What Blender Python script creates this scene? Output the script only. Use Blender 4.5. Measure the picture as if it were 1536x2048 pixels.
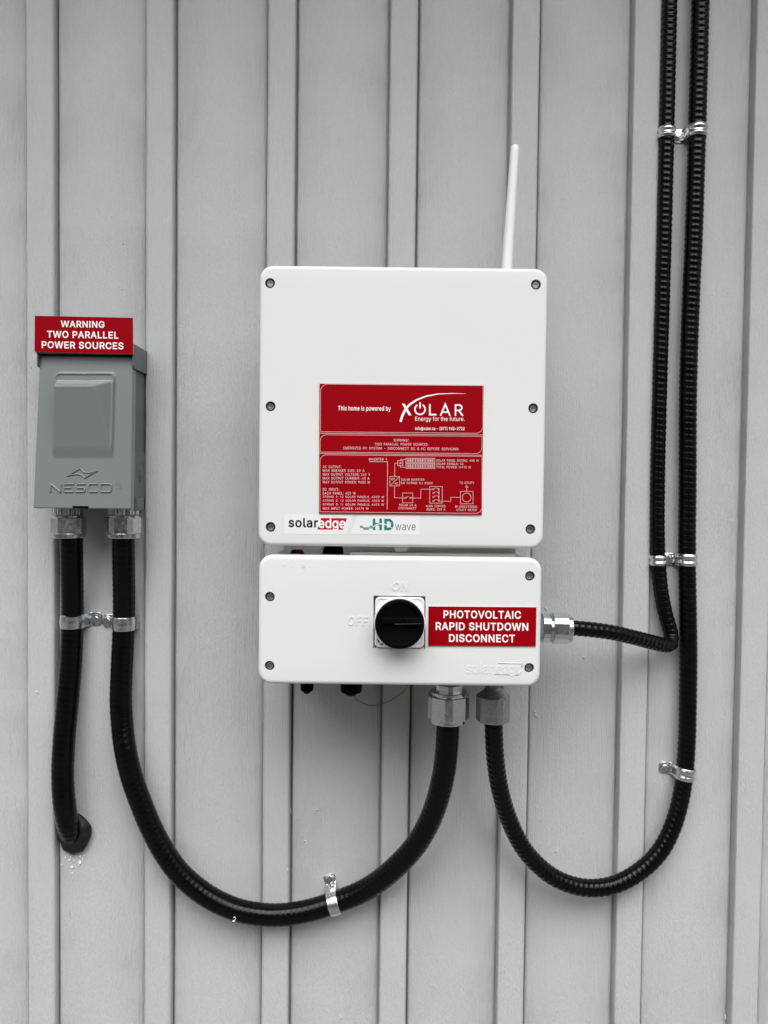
import bpy, bmesh, math, random
from mathutils import Vector, Matrix, noise
from mathutils.geometry import delaunay_2d_cdt

for o in list(bpy.data.objects):
    bpy.data.objects.remove(o, do_unlink=True)
scene = bpy.context.scene
COL = scene.collection
rad = math.radians
R = random.Random(7)

# ------------------------------------------------------------------ camera
IMG_W, IMG_H = 1536.0, 2048.0            # photograph size, used to measure the place
FOC = 1538.0                             # focal length in photo pixels
CAM = Vector((0.0, -1.18, 1.40))
PITCH, ROLL = rad(1.70), rad(0.66)
fwd = Vector((0, math.cos(PITCH), -math.sin(PITCH)))
r0 = Vector((1, 0, 0))
u0 = r0.cross(fwd)
rgt = r0 * math.cos(ROLL) + u0 * math.sin(ROLL)
upv = u0 * math.cos(ROLL) - r0 * math.sin(ROLL)
cam_data = bpy.data.cameras.new('camera')
cam = bpy.data.objects.new('camera', cam_data)
COL.objects.link(cam)
M = Matrix.Identity(4)
for i in range(3):
    M[i][0], M[i][1], M[i][2], M[i][3] = rgt[i], upv[i], -fwd[i], CAM[i]
cam.matrix_world = M
cam_data.sensor_fit = 'VERTICAL'
cam_data.sensor_height = 36.0
cam_data.sensor_width = 27.0
cam_data.lens = 36.0 * FOC / IMG_H
cam_data.clip_start = 0.02
cam_data.clip_end = 500.0
scene.camera = cam

# ------------------------------------------------------------------ light: overcast day
SUN_EL, SUN_AZ = 60.0, 2.0               # azimuth: degrees to the right of straight behind the camera
world = bpy.data.worlds.new("World")
scene.world = world
world.use_nodes = True
wn, wl = world.node_tree.nodes, world.node_tree.links
wn.clear()
sky = wn.new('ShaderNodeTexSky')
sky.sky_type = 'NISHITA'
sky.sun_disc = False
sky.sun_elevation = rad(SUN_EL)
sky.sun_rotation = rad(180 - SUN_AZ)
sky.air_density = 1.0
sky.dust_density = 4.0
hsv = wn.new('ShaderNodeHueSaturation')
hsv.inputs['Saturation'].default_value = 0.10
bg = wn.new('ShaderNodeBackground')
bg.inputs['Strength'].default_value = 0.05
wo = wn.new('ShaderNodeOutputWorld')
wl.new(sky.outputs[0], hsv.inputs['Color'])
wl.new(hsv.outputs[0], bg.inputs['Color'])
wl.new(bg.outputs[0], wo.inputs['Surface'])
sl = bpy.data.lights.new('sun', 'SUN')
sl.energy = 1.5
sl.angle = rad(74)
sl.color = (1.0, 0.995, 0.985)
so = bpy.data.objects.new('sun', sl)
COL.objects.link(so)
sdir = Vector((math.sin(rad(SUN_AZ)) * math.cos(rad(SUN_EL)), -math.cos(rad(SUN_AZ)) * math.cos(rad(SUN_EL)), math.sin(rad(SUN_EL))))
so.rotation_euler = sdir.to_track_quat('Z', 'Y').to_euler()
so.location = sdir * 10

scene.view_settings.view_transform = 'Standard'
scene.view_settings.look = 'None'
scene.view_settings.exposure = 1.71
scene.view_settings.gamma = 1.0

# ------------------------------------------------------------------ helpers
def P(px, py, Y):
    """point of the place that stands at depth Y (Y=0 is the face of the boards) and is seen at a photo pixel"""
    d = rgt * ((px - IMG_W / 2) / FOC) + upv * (-(py - IMG_H / 2) / FOC) + fwd
    if isinstance(Y, tuple):                       # (point, normal) plane
        t = (Y[0] - CAM).dot(Y[1]) / d.dot(Y[1])
    else:
        t = (Y - CAM.y) / d.y
    return CAM + d * t

def scale_at(Y):
    return (Y - CAM.y) / FOC

def tag(o, label=None, cat=None, group=None, kind=None):
    if label: o['label'] = label
    if cat: o['category'] = cat
    if group: o['group'] = group
    if kind: o['kind'] = kind
    return o

def thing(name, loc, label, cat, group=None):
    o = bpy.data.objects.new(name, None)
    o.empty_display_size = 0.02
    COL.objects.link(o)
    o.location = loc
    return tag(o, label, cat, group)

def world_loc(o):
    v = Vector((0, 0, 0))
    while o is not None:
        v += o.location
        o = o.parent
    return v

class MB:
    """collects world-space faces and links them as one mesh object"""
    def __init__(self):
        self.v, self.f, self.m, self.s = [], [], [], []
    def add(self, verts, faces, mat=0, smooth=True):
        b = len(self.v)
        self.v += [Vector(p) for p in verts]
        for f in faces:
            self.f.append(tuple(b + i for i in f)); self.m.append(mat); self.s.append(smooth)
    def loft(self, rings, closed=True, cap0=False, cap1=False, mat=0, smooth=True):
        n = len(rings[0]); vs = [p for r in rings for p in r]; fs = []
        for k in range(len(rings) - 1):
            for i in range(n if closed else n - 1):
                j = (i + 1) % n
                fs.append((k * n + i, k * n + j, (k + 1) * n + j, (k + 1) * n + i))
        self.add(vs, fs, mat, smooth)
        if cap0: self.add(rings[0], [tuple(range(n))[::-1]], mat, False)
        if cap1: self.add(rings[-1], [tuple(range(n))], mat, False)
    def box(self, c, sx, sy, sz, mat=0, bev=0.0):
        c = Vector(c)
        if bev <= 0:
            vs = [c + Vector((x * sx / 2, y * sy / 2, z * sz / 2)) for x in (-1, 1) for y in (-1, 1) for z in (-1, 1)]
            self.add(vs, [(0, 1, 3, 2), (4, 6, 7, 5), (0, 4, 5, 1), (2, 3, 7, 6), (0, 2, 6, 4), (1, 5, 7, 3)], mat, False)
        else:
            rs = []
            for (y, ins) in ((sy / 2, bev), (sy / 2 - bev, 0), (-sy / 2 + bev, 0), (-sy / 2 + bev * .3, bev * .3), (-sy / 2, bev)):
                rs.append([c + Vector((p[0], y, p[1])) for p in rrect(sx - 2 * ins, sz - 2 * ins, max(bev - ins * .5, 1e-5), 3)])
            self.loft(rs, True, True, True, mat, True)
    def build(self, name, mats, parent=None, sharp=35, fix=True):
        base = world_loc(parent) if parent else Vector((0, 0, 0))
        me = bpy.data.meshes.new(name)
        me.from_pydata([p - base for p in self.v], [], self.f)
        if not isinstance(mats, (list, tuple)): mats = [mats]
        for m in mats: me.materials.append(m)
        me.polygons.foreach_set('material_index', self.m)
        me.polygons.foreach_set('use_smooth', self.s)
        me.update()
        if fix:
            bm = bmesh.new(); bm.from_mesh(me)
            bmesh.ops.remove_doubles(bm, verts=bm.verts, dist=2e-6)
            bmesh.ops.recalc_face_normals(bm, faces=bm.faces)
            bm.to_mesh(me); bm.free()
        if sharp: me.set_sharp_from_angle(angle=rad(sharp))
        o = bpy.data.objects.new(name, me)
        COL.objects.link(o)
        if parent: o.parent = parent
        return o

def rrect(w, h, r, n=8):
    out = []
    for (sx, sy, a0) in ((1, 1, 0), (-1, 1, 90), (-1, -1, 180), (1, -1, 270)):
        for i in range(n + 1):
            a = rad(a0 + 90 * i / n)
            out.append((sx * (w / 2 - r) + r * math.cos(a), sy * (h / 2 - r) + r * math.sin(a)))
    return out

def frame(axis, hint=Vector((0, 0, 1))):
    a = Vector(axis).normalized()
    if abs(a.dot(hint)) > 0.95: hint = Vector((0, -1, 0))
    u = hint.cross(a).normalized()
    return a, u, a.cross(u)

def lathe(mb, c, axis, prof, n=32, mat=0, phase=0.0, cap0=True, cap1=True):
    """prof: (distance along axis, radius)"""
    a, u, w = frame(axis); c = Vector(c)
    rings = [[c + a * t + (u * math.cos(2 * math.pi * i / n + phase) + w * math.sin(2 * math.pi * i / n + phase)) * r for i in range(n)] for t, r in prof]
    mb.loft(rings, True, cap0, cap1, mat)

def hexa(mb, c, axis, t0, t1, rc, cham, mat=0, phase=0.0, soft=0.2):
    """hexagonal nut, corners knocked off into narrow facets, chamfered ends"""
    a, u, w = frame(axis); c = Vector(c)
    def ring(t, lim):
        pts = []
        for k in range(6):
            for s in (-1, 1):
                ang = phase + math.pi / 3 * k + s * soft * math.pi / 6
                r = rc * math.cos(math.pi / 6) / math.cos(math.pi / 6 - soft * math.pi / 6)
                r = min(r, lim)
                pts.append(c + a * t + (u * math.cos(ang) + w * math.sin(ang)) * r)
        return pts
    small = rc * .90
    rings = [ring(t0, small - cham * .4), ring(t0 + cham, 9), ring(t1 - cham, 9), ring(t1, small - cham * .4)]
    mb.loft(rings, True, True, True, mat)

def catmull(pts, step):
    pts = [Vector(p) for p in pts]
    ext = [pts[0] * 2 - pts[1]] + pts + [pts[-1] * 2 - pts[-2]]
    dense = []
    for i in range(1, len(ext) - 2):
        p0, p1, p2, p3 = ext[i - 1:i + 3]
        d1 = max((p1 - p0).length, 1e-6) ** .5; d2 = max((p2 - p1).length, 1e-6) ** .5; d3 = max((p3 - p2).length, 1e-6) ** .5
        m1 = (p2 - p1) + ((p1 - p0) / d1 - (p2 - p0) / (d1 + d2)) * d2
        m2 = (p2 - p1) + ((p3 - p2) / d3 - (p3 - p1) / (d2 + d3)) * d2
        n = max(8, int((p2 - p1).length / 0.002))
        for k in range(n):
            t = k / n
            dense.append(p1 * (2*t**3 - 3*t**2 + 1) + m1 * (t**3 - 2*t**2 + t) + p2 * (-2*t**3 + 3*t**2) + m2 * (t**3 - t**2))
    dense.append(pts[-1])
    out, acc = [dense[0]], 0.0
    for i in range(1, len(dense)):
        seg = (dense[i] - dense[i - 1]).length
        while acc + seg >= step:
            t = (step - acc) / seg
            q = dense[i - 1].lerp(dense[i], t)
            out.append(q); dense[i - 1] = q
            seg = (dense[i] - q).length; acc = 0.0
        acc += seg
    return out

def tube(mb, pts, radius, amp=0.0, pitch=0.0089, n=32, per=8, step=None, mat=0, rnd=0.0, caps=True):
    step = step or pitch / per
    c = catmull(pts, step)
    rings, u = [], None
    for i, p in enumerate(c):
        t = (c[min(i + 1, len(c) - 1)] - c[max(i - 1, 0)]).normalized()
        if u is None:
            _, u, _ = frame(t, Vector((0, -1, 0)) if abs(t.y) < .8 else Vector((1, 0, 0)))
        u = (u - t * u.dot(t)).normalized(); w = t.cross(u)
        s = i * step; ring = []
        for k in range(n):
            th = 2 * math.pi * k / n
            rr = radius
            if amp:
                ph = 2 * math.pi * s / pitch + th
                rr += amp * (math.cos(ph) + 0.22 * math.cos(2 * ph))
                if rnd: rr += rnd * noise.noise(p * 35 + Vector((th, 0, 0)))
            ring.append(p + (u * math.cos(th) + w * math.sin(th)) * rr)
        rings.append(ring)
    mb.loft(rings, True, caps, caps, mat)
    return c

# ---- flat artwork laid on a real surface: lettering and lines
# letter outlines (thousandths of the type size): one character, its advance, then its closed outlines
OUTLINES = {}
for _row in """!196|67,160 63,509 132,509 128,160;98,-4 81,-1 66,9 56,24 52,41 56,58 66,73 81,83 98,86 116,83 130,73 140,58 143,41 140,24 130,9 116,-1
&448|197,-7 165,-5 136,2 110,12 78,34 54,62 39,96 34,133 37,163 47,189 63,213 85,235 140,279 216,335 237,352 255,375 260,389 262,405 258,427 245,445 226,457 201,461 184,459 168,453 155,444 145,431 139,416 137,399 139,380 145,363 169,327 204,284 438,0 364,0 171,231 121,293 102,319 87,344 78,370 75,398 79,430 91,458 109,481 134,499 165,510 200,513 235,510 266,499 290,482 308,459 320,433 324,404 322,382 315,362 305,342 291,325 256,293 154,217 128,195 110,174 100,154 97,131 100,108 109,87 124,70 143,57 166,49 193,46 223,50 251,59 278,75 301,95 321,121 336,151 346,186 349,224 408,224 406,194 403,167 397,144 385,115 371,92 345,62 333,47 305,23 271,7 234,-3
(273|89,207 90,244 94,284 101,324 109,363 120,403 132,441 145,477 160,510 177,539 236,539 220,504 204,466 191,428 179,390 169,351 161,313 156,277 152,240 151,207 152,176 155,145 160,115 167,83 177,50 188,16 202,-19 218,-57 236,-96 177,-96 150,-47 128,4 111,55 99,105 92,157
)273|37,-96 56,-56 72,-17 86,18 97,52 106,85 113,116 118,147 121,177 122,207 121,240 117,277 112,313 104,351 94,390 82,428 69,466 54,504 37,539 97,539 113,510 128,477 142,441 154,403 164,363 173,323 179,284 183,244 184,207 182,156 174,104 161,53 144,3 122,-48 97,-96
,188|38,-119 68,71 137,71 84,-119
-453|337,244 337,188 114,188 114,244
.188|95,-4 78,-1 63,9 53,24 50,41 53,59 63,73 78,83 95,87 113,83 128,73 138,59 141,41 138,24 128,9 113,-1
0453|227,-7 191,-3 158,7 130,24 106,47 85,78 69,113 57,154 50,202 48,254 50,306 57,354 69,395 85,430 106,461 130,484 159,502 191,512 227,516 262,512 295,502 323,484 347,461 368,430 384,395 396,354 403,306 405,254 403,202 396,154 384,113 368,78 348,47 323,24 295,7 262,-3;227,50 261,56 290,74 306,92 320,116 330,144 338,176 342,213 344,254 342,295 338,333 330,365 320,393 306,417 290,435 261,453 227,460 192,453 163,435 147,417 134,393 123,365 115,333 111,295 109,254 111,213 115,176 123,144 134,116 147,92 163,74 192,56
1453|76,0 76,55 391,55 391,0;276,509 276,0 212,0 212,448 209,448 86,358 86,427 198,509
2453|64,0 64,47 234,229 282,282 299,305 311,327 318,348 320,371 317,397 308,419 293,436 273,449 250,457 224,460 196,457 172,447 153,433 139,413 130,390 127,362 66,362 68,391 75,418 86,442 111,473 143,496 168,507 196,513 225,516 254,513 282,507 306,497 337,474 361,445 376,411 381,372 378,345 371,318 357,290 336,259 267,180 153,60 153,57 389,57 389,0
3453|218,-7 188,-5 159,1 133,10 98,30 70,57 52,91 44,132 109,132 115,107 126,87 144,71 165,59 191,52 219,50 248,53 275,61 297,74 315,93 325,116 329,145 326,172 316,196 299,217 275,234 242,244 201,248 157,248 157,299 288,448 288,452 70,452 70,509 372,509 372,461 211,278 211,289 247,290 280,286 308,276 333,262 354,244 371,222 383,199 391,172 393,145 391,117 383,90 370,66 354,45 333,27 309,12 281,2 251,-5
4453|40,105 40,158 247,509 311,509 109,166 109,163 413,163 413,105;282,0 282,121 282,146 282,318 343,318 343,0
5453|221,-7 192,-5 165,1 140,11 108,32 83,60 66,93 60,130 122,130 127,108 138,89 154,73 173,60 196,52 221,50 250,53 276,64 298,82 314,104 324,131 328,162 324,193 314,221 297,244 275,262 248,273 218,277 192,275 167,268 145,258 128,246 67,253 96,509 366,509 366,452 151,452 134,301 136,301 155,315 178,325 203,331 229,334 263,330 294,321 321,306 345,285 364,260 379,231 388,199 391,163 389,132 381,102 369,76 353,52 332,32 309,15 282,3 252,-4
6453|226,-7 196,-4 168,3 142,15 120,31 100,51 84,74 73,101 66,131 64,162 68,199 80,239 93,268 113,302 137,340 252,509 322,509 151,261 145,261 154,275 165,288 179,299 196,307 214,312 235,314 264,312 292,305 316,295 346,271 370,240 380,215 387,187 389,157 387,127 379,98 368,73 352,50 332,30 310,14 285,3 256,-5;226,48 254,52 279,63 299,79 314,101 324,128 327,157 324,187 314,213 299,235 279,251 254,262 226,265 198,262 174,252 153,235 138,214 128,188 125,158 128,128 138,102 153,79 174,63 198,52
7453|97,0 323,448 323,452 62,452 62,509 391,509 391,449 165,0
8453|226,-7 194,-5 163,1 136,11 101,33 74,62 57,96 52,135 55,166 65,195 81,220 101,241 125,256 153,265 153,267 119,282 93,308 76,342 70,380 75,417 90,450 114,477 146,498 170,508 198,514 226,516 255,514 282,508 306,498 337,477 361,450 377,417 382,380 376,342 359,308 333,282 300,267 300,265 327,256 351,241 372,220 387,195 397,166 401,135 395,96 378,62 352,33 317,11 290,1 259,-5;226,49 258,52 285,60 307,74 323,91 333,113 337,139 333,165 322,189 305,208 283,223 256,232 226,235 196,232 169,223 147,208 130,189 119,165 115,139 119,113 129,91 145,74 167,60 195,52;226,290 252,292 274,300 293,313 307,330 316,351 319,376 316,399 308,420 294,437 275,449 252,457 226,460 200,457 177,449 159,437 145,420 136,399 133,376 136,351 145,330 159,313 178,300 201,292
9453|226,516 256,513 285,506 310,494 333,478 352,458 368,434 379,408 387,378 389,347 385,309 373,270 359,241 340,206 315,168 200,0 130,0 301,248 307,248 299,234 287,221 273,210 257,202 238,196 218,195 189,197 161,203 137,214 106,237 83,269 72,294 66,322 64,352 66,382 73,411 85,436 100,459 120,479 143,494 168,506 196,513;226,460 199,457 174,446 154,429 138,407 129,381 125,352 129,322 138,295 154,274 174,257 199,247 226,243 254,247 279,257 299,273 314,295 324,321 327,350 324,381 314,407 299,429 279,446 254,457
:188|95,-4 78,-1 63,9 53,24 50,41 53,59 63,73 78,83 95,87 113,83 128,73 138,59 141,41 138,24 128,9 113,-1;95,271 78,274 63,284 53,299 50,316 53,334 63,349 78,359 95,362 113,359 128,349 138,334 141,316 138,299 128,284 113,274
@676|355,-135 307,-133 262,-126 221,-114 185,-98 151,-77 122,-53 98,-24 77,10 61,46 50,87 43,132 40,179 43,225 50,270 61,309 77,346 98,379 123,408 151,433 184,454 220,470 259,482 303,489 349,492 393,489 435,482 472,469 506,452 536,431 562,407 584,381 603,350 617,319 627,285 633,250 635,215 631,142 625,107 615,76 599,49 579,28 551,15 517,11 476,17 457,24 441,36 429,50 423,68 420,68 408,48 388,30 361,17 326,13 285,18 251,35 224,62 204,96 196,123 190,152 188,182 190,212 197,240 207,265 228,297 257,322 291,338 330,343 360,340 385,331 404,319 416,306 419,306 419,335 474,335 474,110 476,91 485,74 499,63 518,59 540,63 557,76 568,97 576,127 579,152 580,182 581,215 580,244 575,273 567,301 555,327 541,351 523,373 502,393 477,410 450,424 419,434 384,440 347,442 310,440 274,434 242,424 213,411 187,393 164,372 144,348 127,319 115,289 105,255 99,217 98,178 99,138 105,100 115,66 127,35 144,7 165,-17 188,-37 216,-54 246,-68 279,-77 317,-83 357,-85 412,-80 458,-69 489,-59 504,-107 464,-120 411,-131;329,65 359,68 382,78 400,95 412,118 419,148 422,185 419,221 411,249 399,269 381,282 358,289 331,292 305,288 283,277 265,260 252,239 244,213 242,185 244,154 251,125 262,101 279,81 301,69
A480|16,0 201,509 276,509 463,0 395,0 287,302 264,372 232,478 245,478 213,371 191,302 85,0;110,142 110,199 370,199 370,142
B456|60,0 60,509 241,509 274,507 304,501 329,491 359,469 381,442 394,410 398,374 395,344 387,320 373,301 356,286 336,275 315,267 315,262 339,257 363,245 385,227 402,203 414,173 418,136 413,100 400,67 377,39 344,18 317,8 284,2 247,0;125,57 245,57 280,59 309,67 330,80 349,105 355,137 352,161 342,184 327,203 306,218 279,228 248,231 125,231;125,285 238,285 265,288 288,296 308,309 323,326 333,348 336,372 330,403 313,429 283,446 240,452 125,452
C510|267,-7 225,-3 186,7 150,25 119,49 91,80 70,115 53,156 43,203 40,254 43,305 53,352 70,393 91,429 119,460 150,484 186,501 225,512 267,516 305,513 340,504 373,490 402,471 427,447 448,418 463,385 473,348 408,348 401,373 389,395 375,413 357,428 337,440 315,449 292,454 267,456 238,453 209,445 184,432 161,414 141,391 125,364 113,332 106,295 103,254 106,214 113,176 125,145 141,117 161,94 184,76 209,63 238,55 267,53 292,55 315,60 337,69 357,81 375,96 389,114 401,136 408,160 473,160 463,124 448,91 428,62 402,38 373,19 341,5 305,-4
D502|219,0 96,0 96,57 215,57 253,60 289,68 318,81 343,99 363,122 379,149 390,180 397,216 399,255 397,294 390,330 379,361 364,387 344,410 320,428 291,441 258,449 221,452 93,452 93,509 225,509 272,505 315,495 353,478 385,455 412,426 433,391 449,351 459,305 462,255 459,205 449,159 433,119 412,84 384,54 351,31 312,14 267,3;125,509 125,0 60,0 60,509
E419|60,0 60,509 372,509 372,452 125,452 125,286 355,286 355,229 125,229 125,57 375,57 375,0
F410|60,0 60,509 369,509 369,452 125,452 125,278 346,278 346,221 125,221 125,0
G520|269,-7 226,-3 185,8 149,25 118,49 91,80 69,116 53,157 43,204 40,254 43,305 53,352 69,393 91,429 118,460 149,484 184,501 223,512 265,516 304,513 340,504 374,489 403,469 429,445 449,416 465,384 474,349 408,349 399,372 387,393 373,411 356,427 337,439 315,448 291,454 265,456 236,453 208,445 183,432 161,415 141,391 125,364 113,332 106,295 103,254 106,214 113,176 125,145 141,118 161,94 184,76 210,63 239,55 269,53 309,57 345,71 374,93 396,123 406,147 413,174 415,202 434,199 283,199 283,256 478,256 478,200 475,160 466,123 451,91 431,62 405,38 377,19 344,5 307,-4
H517|60,0 60,509 125,509 125,289 392,289 392,509 457,509 457,0 392,0 392,232 125,232 125,0
I300|31,0 31,57 118,57 118,452 31,452 31,509 269,509 269,452 183,452 183,57 269,57 269,0
J396|185,-7 143,-3 106,11 75,33 52,63 38,101 33,145 33,173 98,173 98,145 104,104 122,74 149,56 185,50 220,56 248,74 266,104 272,145 272,509 336,509 336,145 332,101 317,63 294,33 264,11 227,-3
K467|104,145 104,216 139,261 174,303 212,344 364,509 448,509 231,276 228,276;60,0 60,509 125,509 125,334 124,225 125,193 125,0;372,0 188,259 228,309 449,0
L393|60,0 60,509 125,509 125,57 361,57 361,0
M628|60,0 60,509 152,509 277,187 287,159 299,123 311,84 322,49 307,49 318,83 330,121 342,158 352,187 476,509 568,509 568,0 504,0 504,291 504,327 505,369 506,413 507,457 513,457 498,409 482,363 467,322 456,291 342,0 286,0 170,291 159,321 145,361 129,408 112,457 119,457 120,416 121,372 122,328 122,291 122,0
N523|60,0 60,509 136,509 343,183 363,151 388,107 414,55 405,54 401,108 399,157 399,195 399,509 463,509 463,0 387,0 202,290 177,331 148,381 108,452 119,454 122,384 124,328 125,291 125,0
O533|267,-7 225,-3 186,7 150,25 119,49 92,80 70,115 54,156 44,203 40,254 44,305 54,352 70,393 92,429 119,460 150,484 186,501 225,512 267,516 309,512 348,501 384,484 415,460 442,429 464,393 480,352 490,305 493,254 490,203 480,156 464,115 442,80 415,49 384,25 348,7 309,-3;267,53 296,55 324,63 349,76 372,94 392,117 408,144 420,176 428,213 430,254 428,295 420,333 408,365 392,392 372,415 349,433 324,445 296,453 267,456 238,453 210,445 184,433 161,415 141,392 125,364 113,332 106,295 103,254 106,213 113,176 125,144 141,117 161,94 184,76 210,63 238,55
P445|60,0 60,509 235,509 272,506 305,499 332,487 356,472 375,452 390,430 400,405 407,377 409,348 407,319 400,291 390,265 375,243 356,223 332,207 305,195 272,188 235,186 109,186 109,242 233,242 269,246 297,256 318,272 333,294 342,319 344,348 342,376 333,402 318,423 297,439 268,449 232,452 125,452 125,0
Q533|245,159 313,159 369,85 384,65 468,-48 401,-48 346,27 331,46;267,-7 225,-3 186,7 150,25 119,49 92,80 70,115 54,156 44,203 40,254 44,305 54,352 70,393 92,429 119,460 150,484 186,501 225,512 267,516 309,512 348,501 384,484 415,460 442,429 464,393 480,352 490,305 493,254 490,203 480,156 464,115 442,80 415,49 384,25 348,7 309,-3;267,53 296,55 324,63 349,76 372,94 392,117 408,144 420,176 428,213 430,254 428,295 420,333 408,365 392,392 372,415 349,433 324,445 296,453 267,456 238,453 210,445 184,433 161,415 141,392 125,364 113,332 106,295 103,254 106,213 113,176 125,144 141,117 161,94 184,76 210,63 238,55
R449|60,0 60,509 236,509 272,507 305,500 333,489 367,465 390,433 401,409 407,381 409,352 407,323 401,296 390,271 367,240 333,217 305,206 272,200 236,198 96,198 96,255 234,255 269,258 298,267 319,281 334,300 342,324 345,352 342,380 334,405 319,425 298,440 269,449 233,452 125,452 125,0;353,0 230,229 303,229 428,0
S447|224,-9 189,-7 156,-1 128,9 103,23 81,40 64,60 51,83 42,109 38,137 104,137 110,110 123,88 142,71 166,59 194,52 224,49 257,52 286,60 311,74 329,92 341,114 346,139 342,161 332,179 316,193 296,205 245,222 184,239 145,252 112,269 86,289 67,313 56,341 52,372 58,413 75,448 92,467 113,484 138,498 165,508 195,514 227,516 259,514 289,507 316,498 351,476 377,449 394,415 401,378 337,378 326,412 302,437 280,449 254,456 225,459 194,456 167,448 145,435 129,418 118,398 115,376 119,352 131,334 148,319 169,308 212,293 264,279 312,264 336,252 359,238 379,220 395,198 405,171 408,139 403,99 386,64 370,43 348,25 323,11 294,0 260,-7
T449|32,452 32,509 417,509 417,452 257,452 257,0 193,0 193,452
U517|259,-8 221,-6 185,2 154,15 127,33 103,55 85,80 71,108 63,140 60,173 60,509 124,509 124,178 128,144 141,113 160,87 187,68 220,56 259,52 298,56 331,68 357,87 377,113 389,144 393,178 393,509 457,509 457,173 454,140 446,108 433,80 414,55 391,33 363,15 332,2 297,-6
V480|204,0 16,509 84,509 192,206 215,137 248,31 235,31 267,138 290,206 395,509 463,509 278,0
W686|155,0 16,509 82,509 163,196 175,145 187,94 197,40 189,40 200,94 211,145 224,196 306,509 380,509 462,196 474,145 486,94 497,40 488,40 499,94 510,145 523,196 603,509 670,509 530,0 455,0 368,323 351,391 336,475 350,475 335,395 318,323 230,0
X474|18,0 217,284 217,236 29,509 104,509 178,400 204,361 223,329 243,292 232,292 252,329 272,361 298,400 374,509 446,509 259,239 259,287 456,0 382,0 292,129 268,165 250,195 230,231 244,231 225,196 206,166 182,129 91,0
Y472|203,0 203,208 16,509 91,509 192,344 222,292 250,230 224,230 251,293 280,344 381,509 455,509 268,208 268,0
Z438|42,0 42,46 273,385 306,431 341,476 348,454 285,452 223,452 40,452 40,509 397,509 397,462 169,129 134,81 97,33 90,54 152,57 214,57 399,57 399,0
a389|160,-9 126,-5 94,5 68,22 48,45 35,73 30,108 34,138 43,161 58,179 78,193 100,203 125,211 178,220 234,227 252,230 265,235 273,243 276,255 276,257 273,279 267,297 256,311 240,322 220,329 196,331 171,329 149,322 132,313 118,301 107,288 100,274 41,291 57,322 79,346 104,364 133,375 163,382 194,384 239,379 263,372 286,360 306,343 322,320 333,290 337,251 337,0 277,0 277,52 272,52 252,25 236,12 215,1 190,-6;170,45 202,49 228,59 248,74 263,93 272,115 276,138 276,190 259,182 231,176 200,171 175,168 134,159 117,150 103,139 95,124 92,105 94,87 102,72 114,61 130,52 149,47
b424|229,-8 198,-5 172,4 153,17 138,31 118,59 112,59 112,0 53,0 53,509 114,509 114,319 118,319 137,346 152,360 171,373 197,381 229,384 259,382 288,374 313,361 335,343 355,319 370,293 381,262 388,227 390,189 388,151 381,115 370,84 355,57 335,34 313,16 288,3 260,-6;220,47 253,51 279,66 301,88 316,117 325,151 328,189 325,227 316,261 301,290 280,311 253,325 220,330 188,325 161,312 140,291 125,263 116,229 113,189 116,150 125,115 140,86 162,65 188,51
c396|207,-8 175,-6 144,3 117,16 93,35 72,58 56,85 44,116 37,150 34,187 37,225 44,260 56,291 72,318 93,341 117,360 144,373 175,382 207,384 234,383 260,377 284,368 305,356 324,341 340,322 353,301 362,277 303,262 290,289 270,311 242,325 207,330 173,325 145,310 124,287 108,258 99,224 96,187 99,151 108,117 124,89 145,66 173,51 207,46 243,52 271,66 292,89 304,117 363,102 354,78 341,56 325,37 306,21 285,9 261,-1 235,-6
d424|195,-8 165,-6 137,3 111,16 89,34 70,57 55,84 43,115 36,151 34,189 36,227 43,262 55,293 70,319 90,343 112,361 137,374 166,382 196,384 228,381 253,373 272,360 287,346 306,319 311,319 311,509 372,509 372,0 313,0 313,59 307,59 287,31 272,17 252,4 227,-5;205,47 236,51 263,65 284,86 299,115 309,150 312,189 309,229 300,263 284,291 263,312 237,325 205,330 172,325 145,311 124,290 108,261 99,227 96,189 99,151 109,117 124,88 145,66 172,51
e404|212,-8 177,-6 145,3 117,16 93,35 72,58 56,85 44,115 36,150 34,187 36,224 44,259 55,290 71,317 91,341 115,359 142,373 173,382 205,384 236,382 266,374 294,361 319,341 341,315 357,282 365,256 370,226 371,194 371,169 75,169 75,221 338,221 310,202 307,237 298,269 283,294 263,314 237,326 205,330 173,326 146,313 125,294 109,270 99,241 96,211 96,178 100,139 110,106 128,80 151,61 179,50 212,46 234,48 254,53 271,61 285,73 297,88 306,105 365,91 353,63 335,39 311,19 283,4 249,-5
f254|228,379 228,327 6,327 6,379;81,0 81,432 84,461 96,486 113,505 135,519 161,527 187,530 222,527 243,521 227,468 215,472 195,474 171,470 154,460 145,443 142,419 142,0
g425|207,-151 168,-148 134,-140 105,-127 82,-110 64,-91 51,-69 101,-41 122,-66 136,-78 154,-88 178,-95 207,-97 249,-92 282,-75 304,-47 311,-6 311,68 306,68 287,41 272,28 252,16 227,8 195,5 166,7 138,15 113,27 90,43 71,65 55,90 44,120 36,154 34,191 36,228 43,263 55,293 70,320 90,343 112,361 138,374 166,382 196,384 228,382 253,373 273,360 288,346 308,319 313,319 313,379 372,379 372,-9 370,-40 363,-67 350,-90 324,-117 291,-136 265,-144 236,-149;205,59 237,63 264,75 285,95 300,121 309,154 312,193 309,231 300,264 285,291 264,312 237,325 205,330 172,325 145,312 124,290 109,262 99,229 96,193 99,155 109,123 124,96 145,76 172,63
h410|114,227 114,0 53,0 53,509 114,509 114,287 102,287 116,319 132,344 152,362 187,379 227,384 264,380 295,369 321,349 341,321 350,298 355,271 357,240 357,0 296,0 296,235 290,275 273,304 246,323 210,329 184,326 161,317 141,303 126,283 117,257
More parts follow.
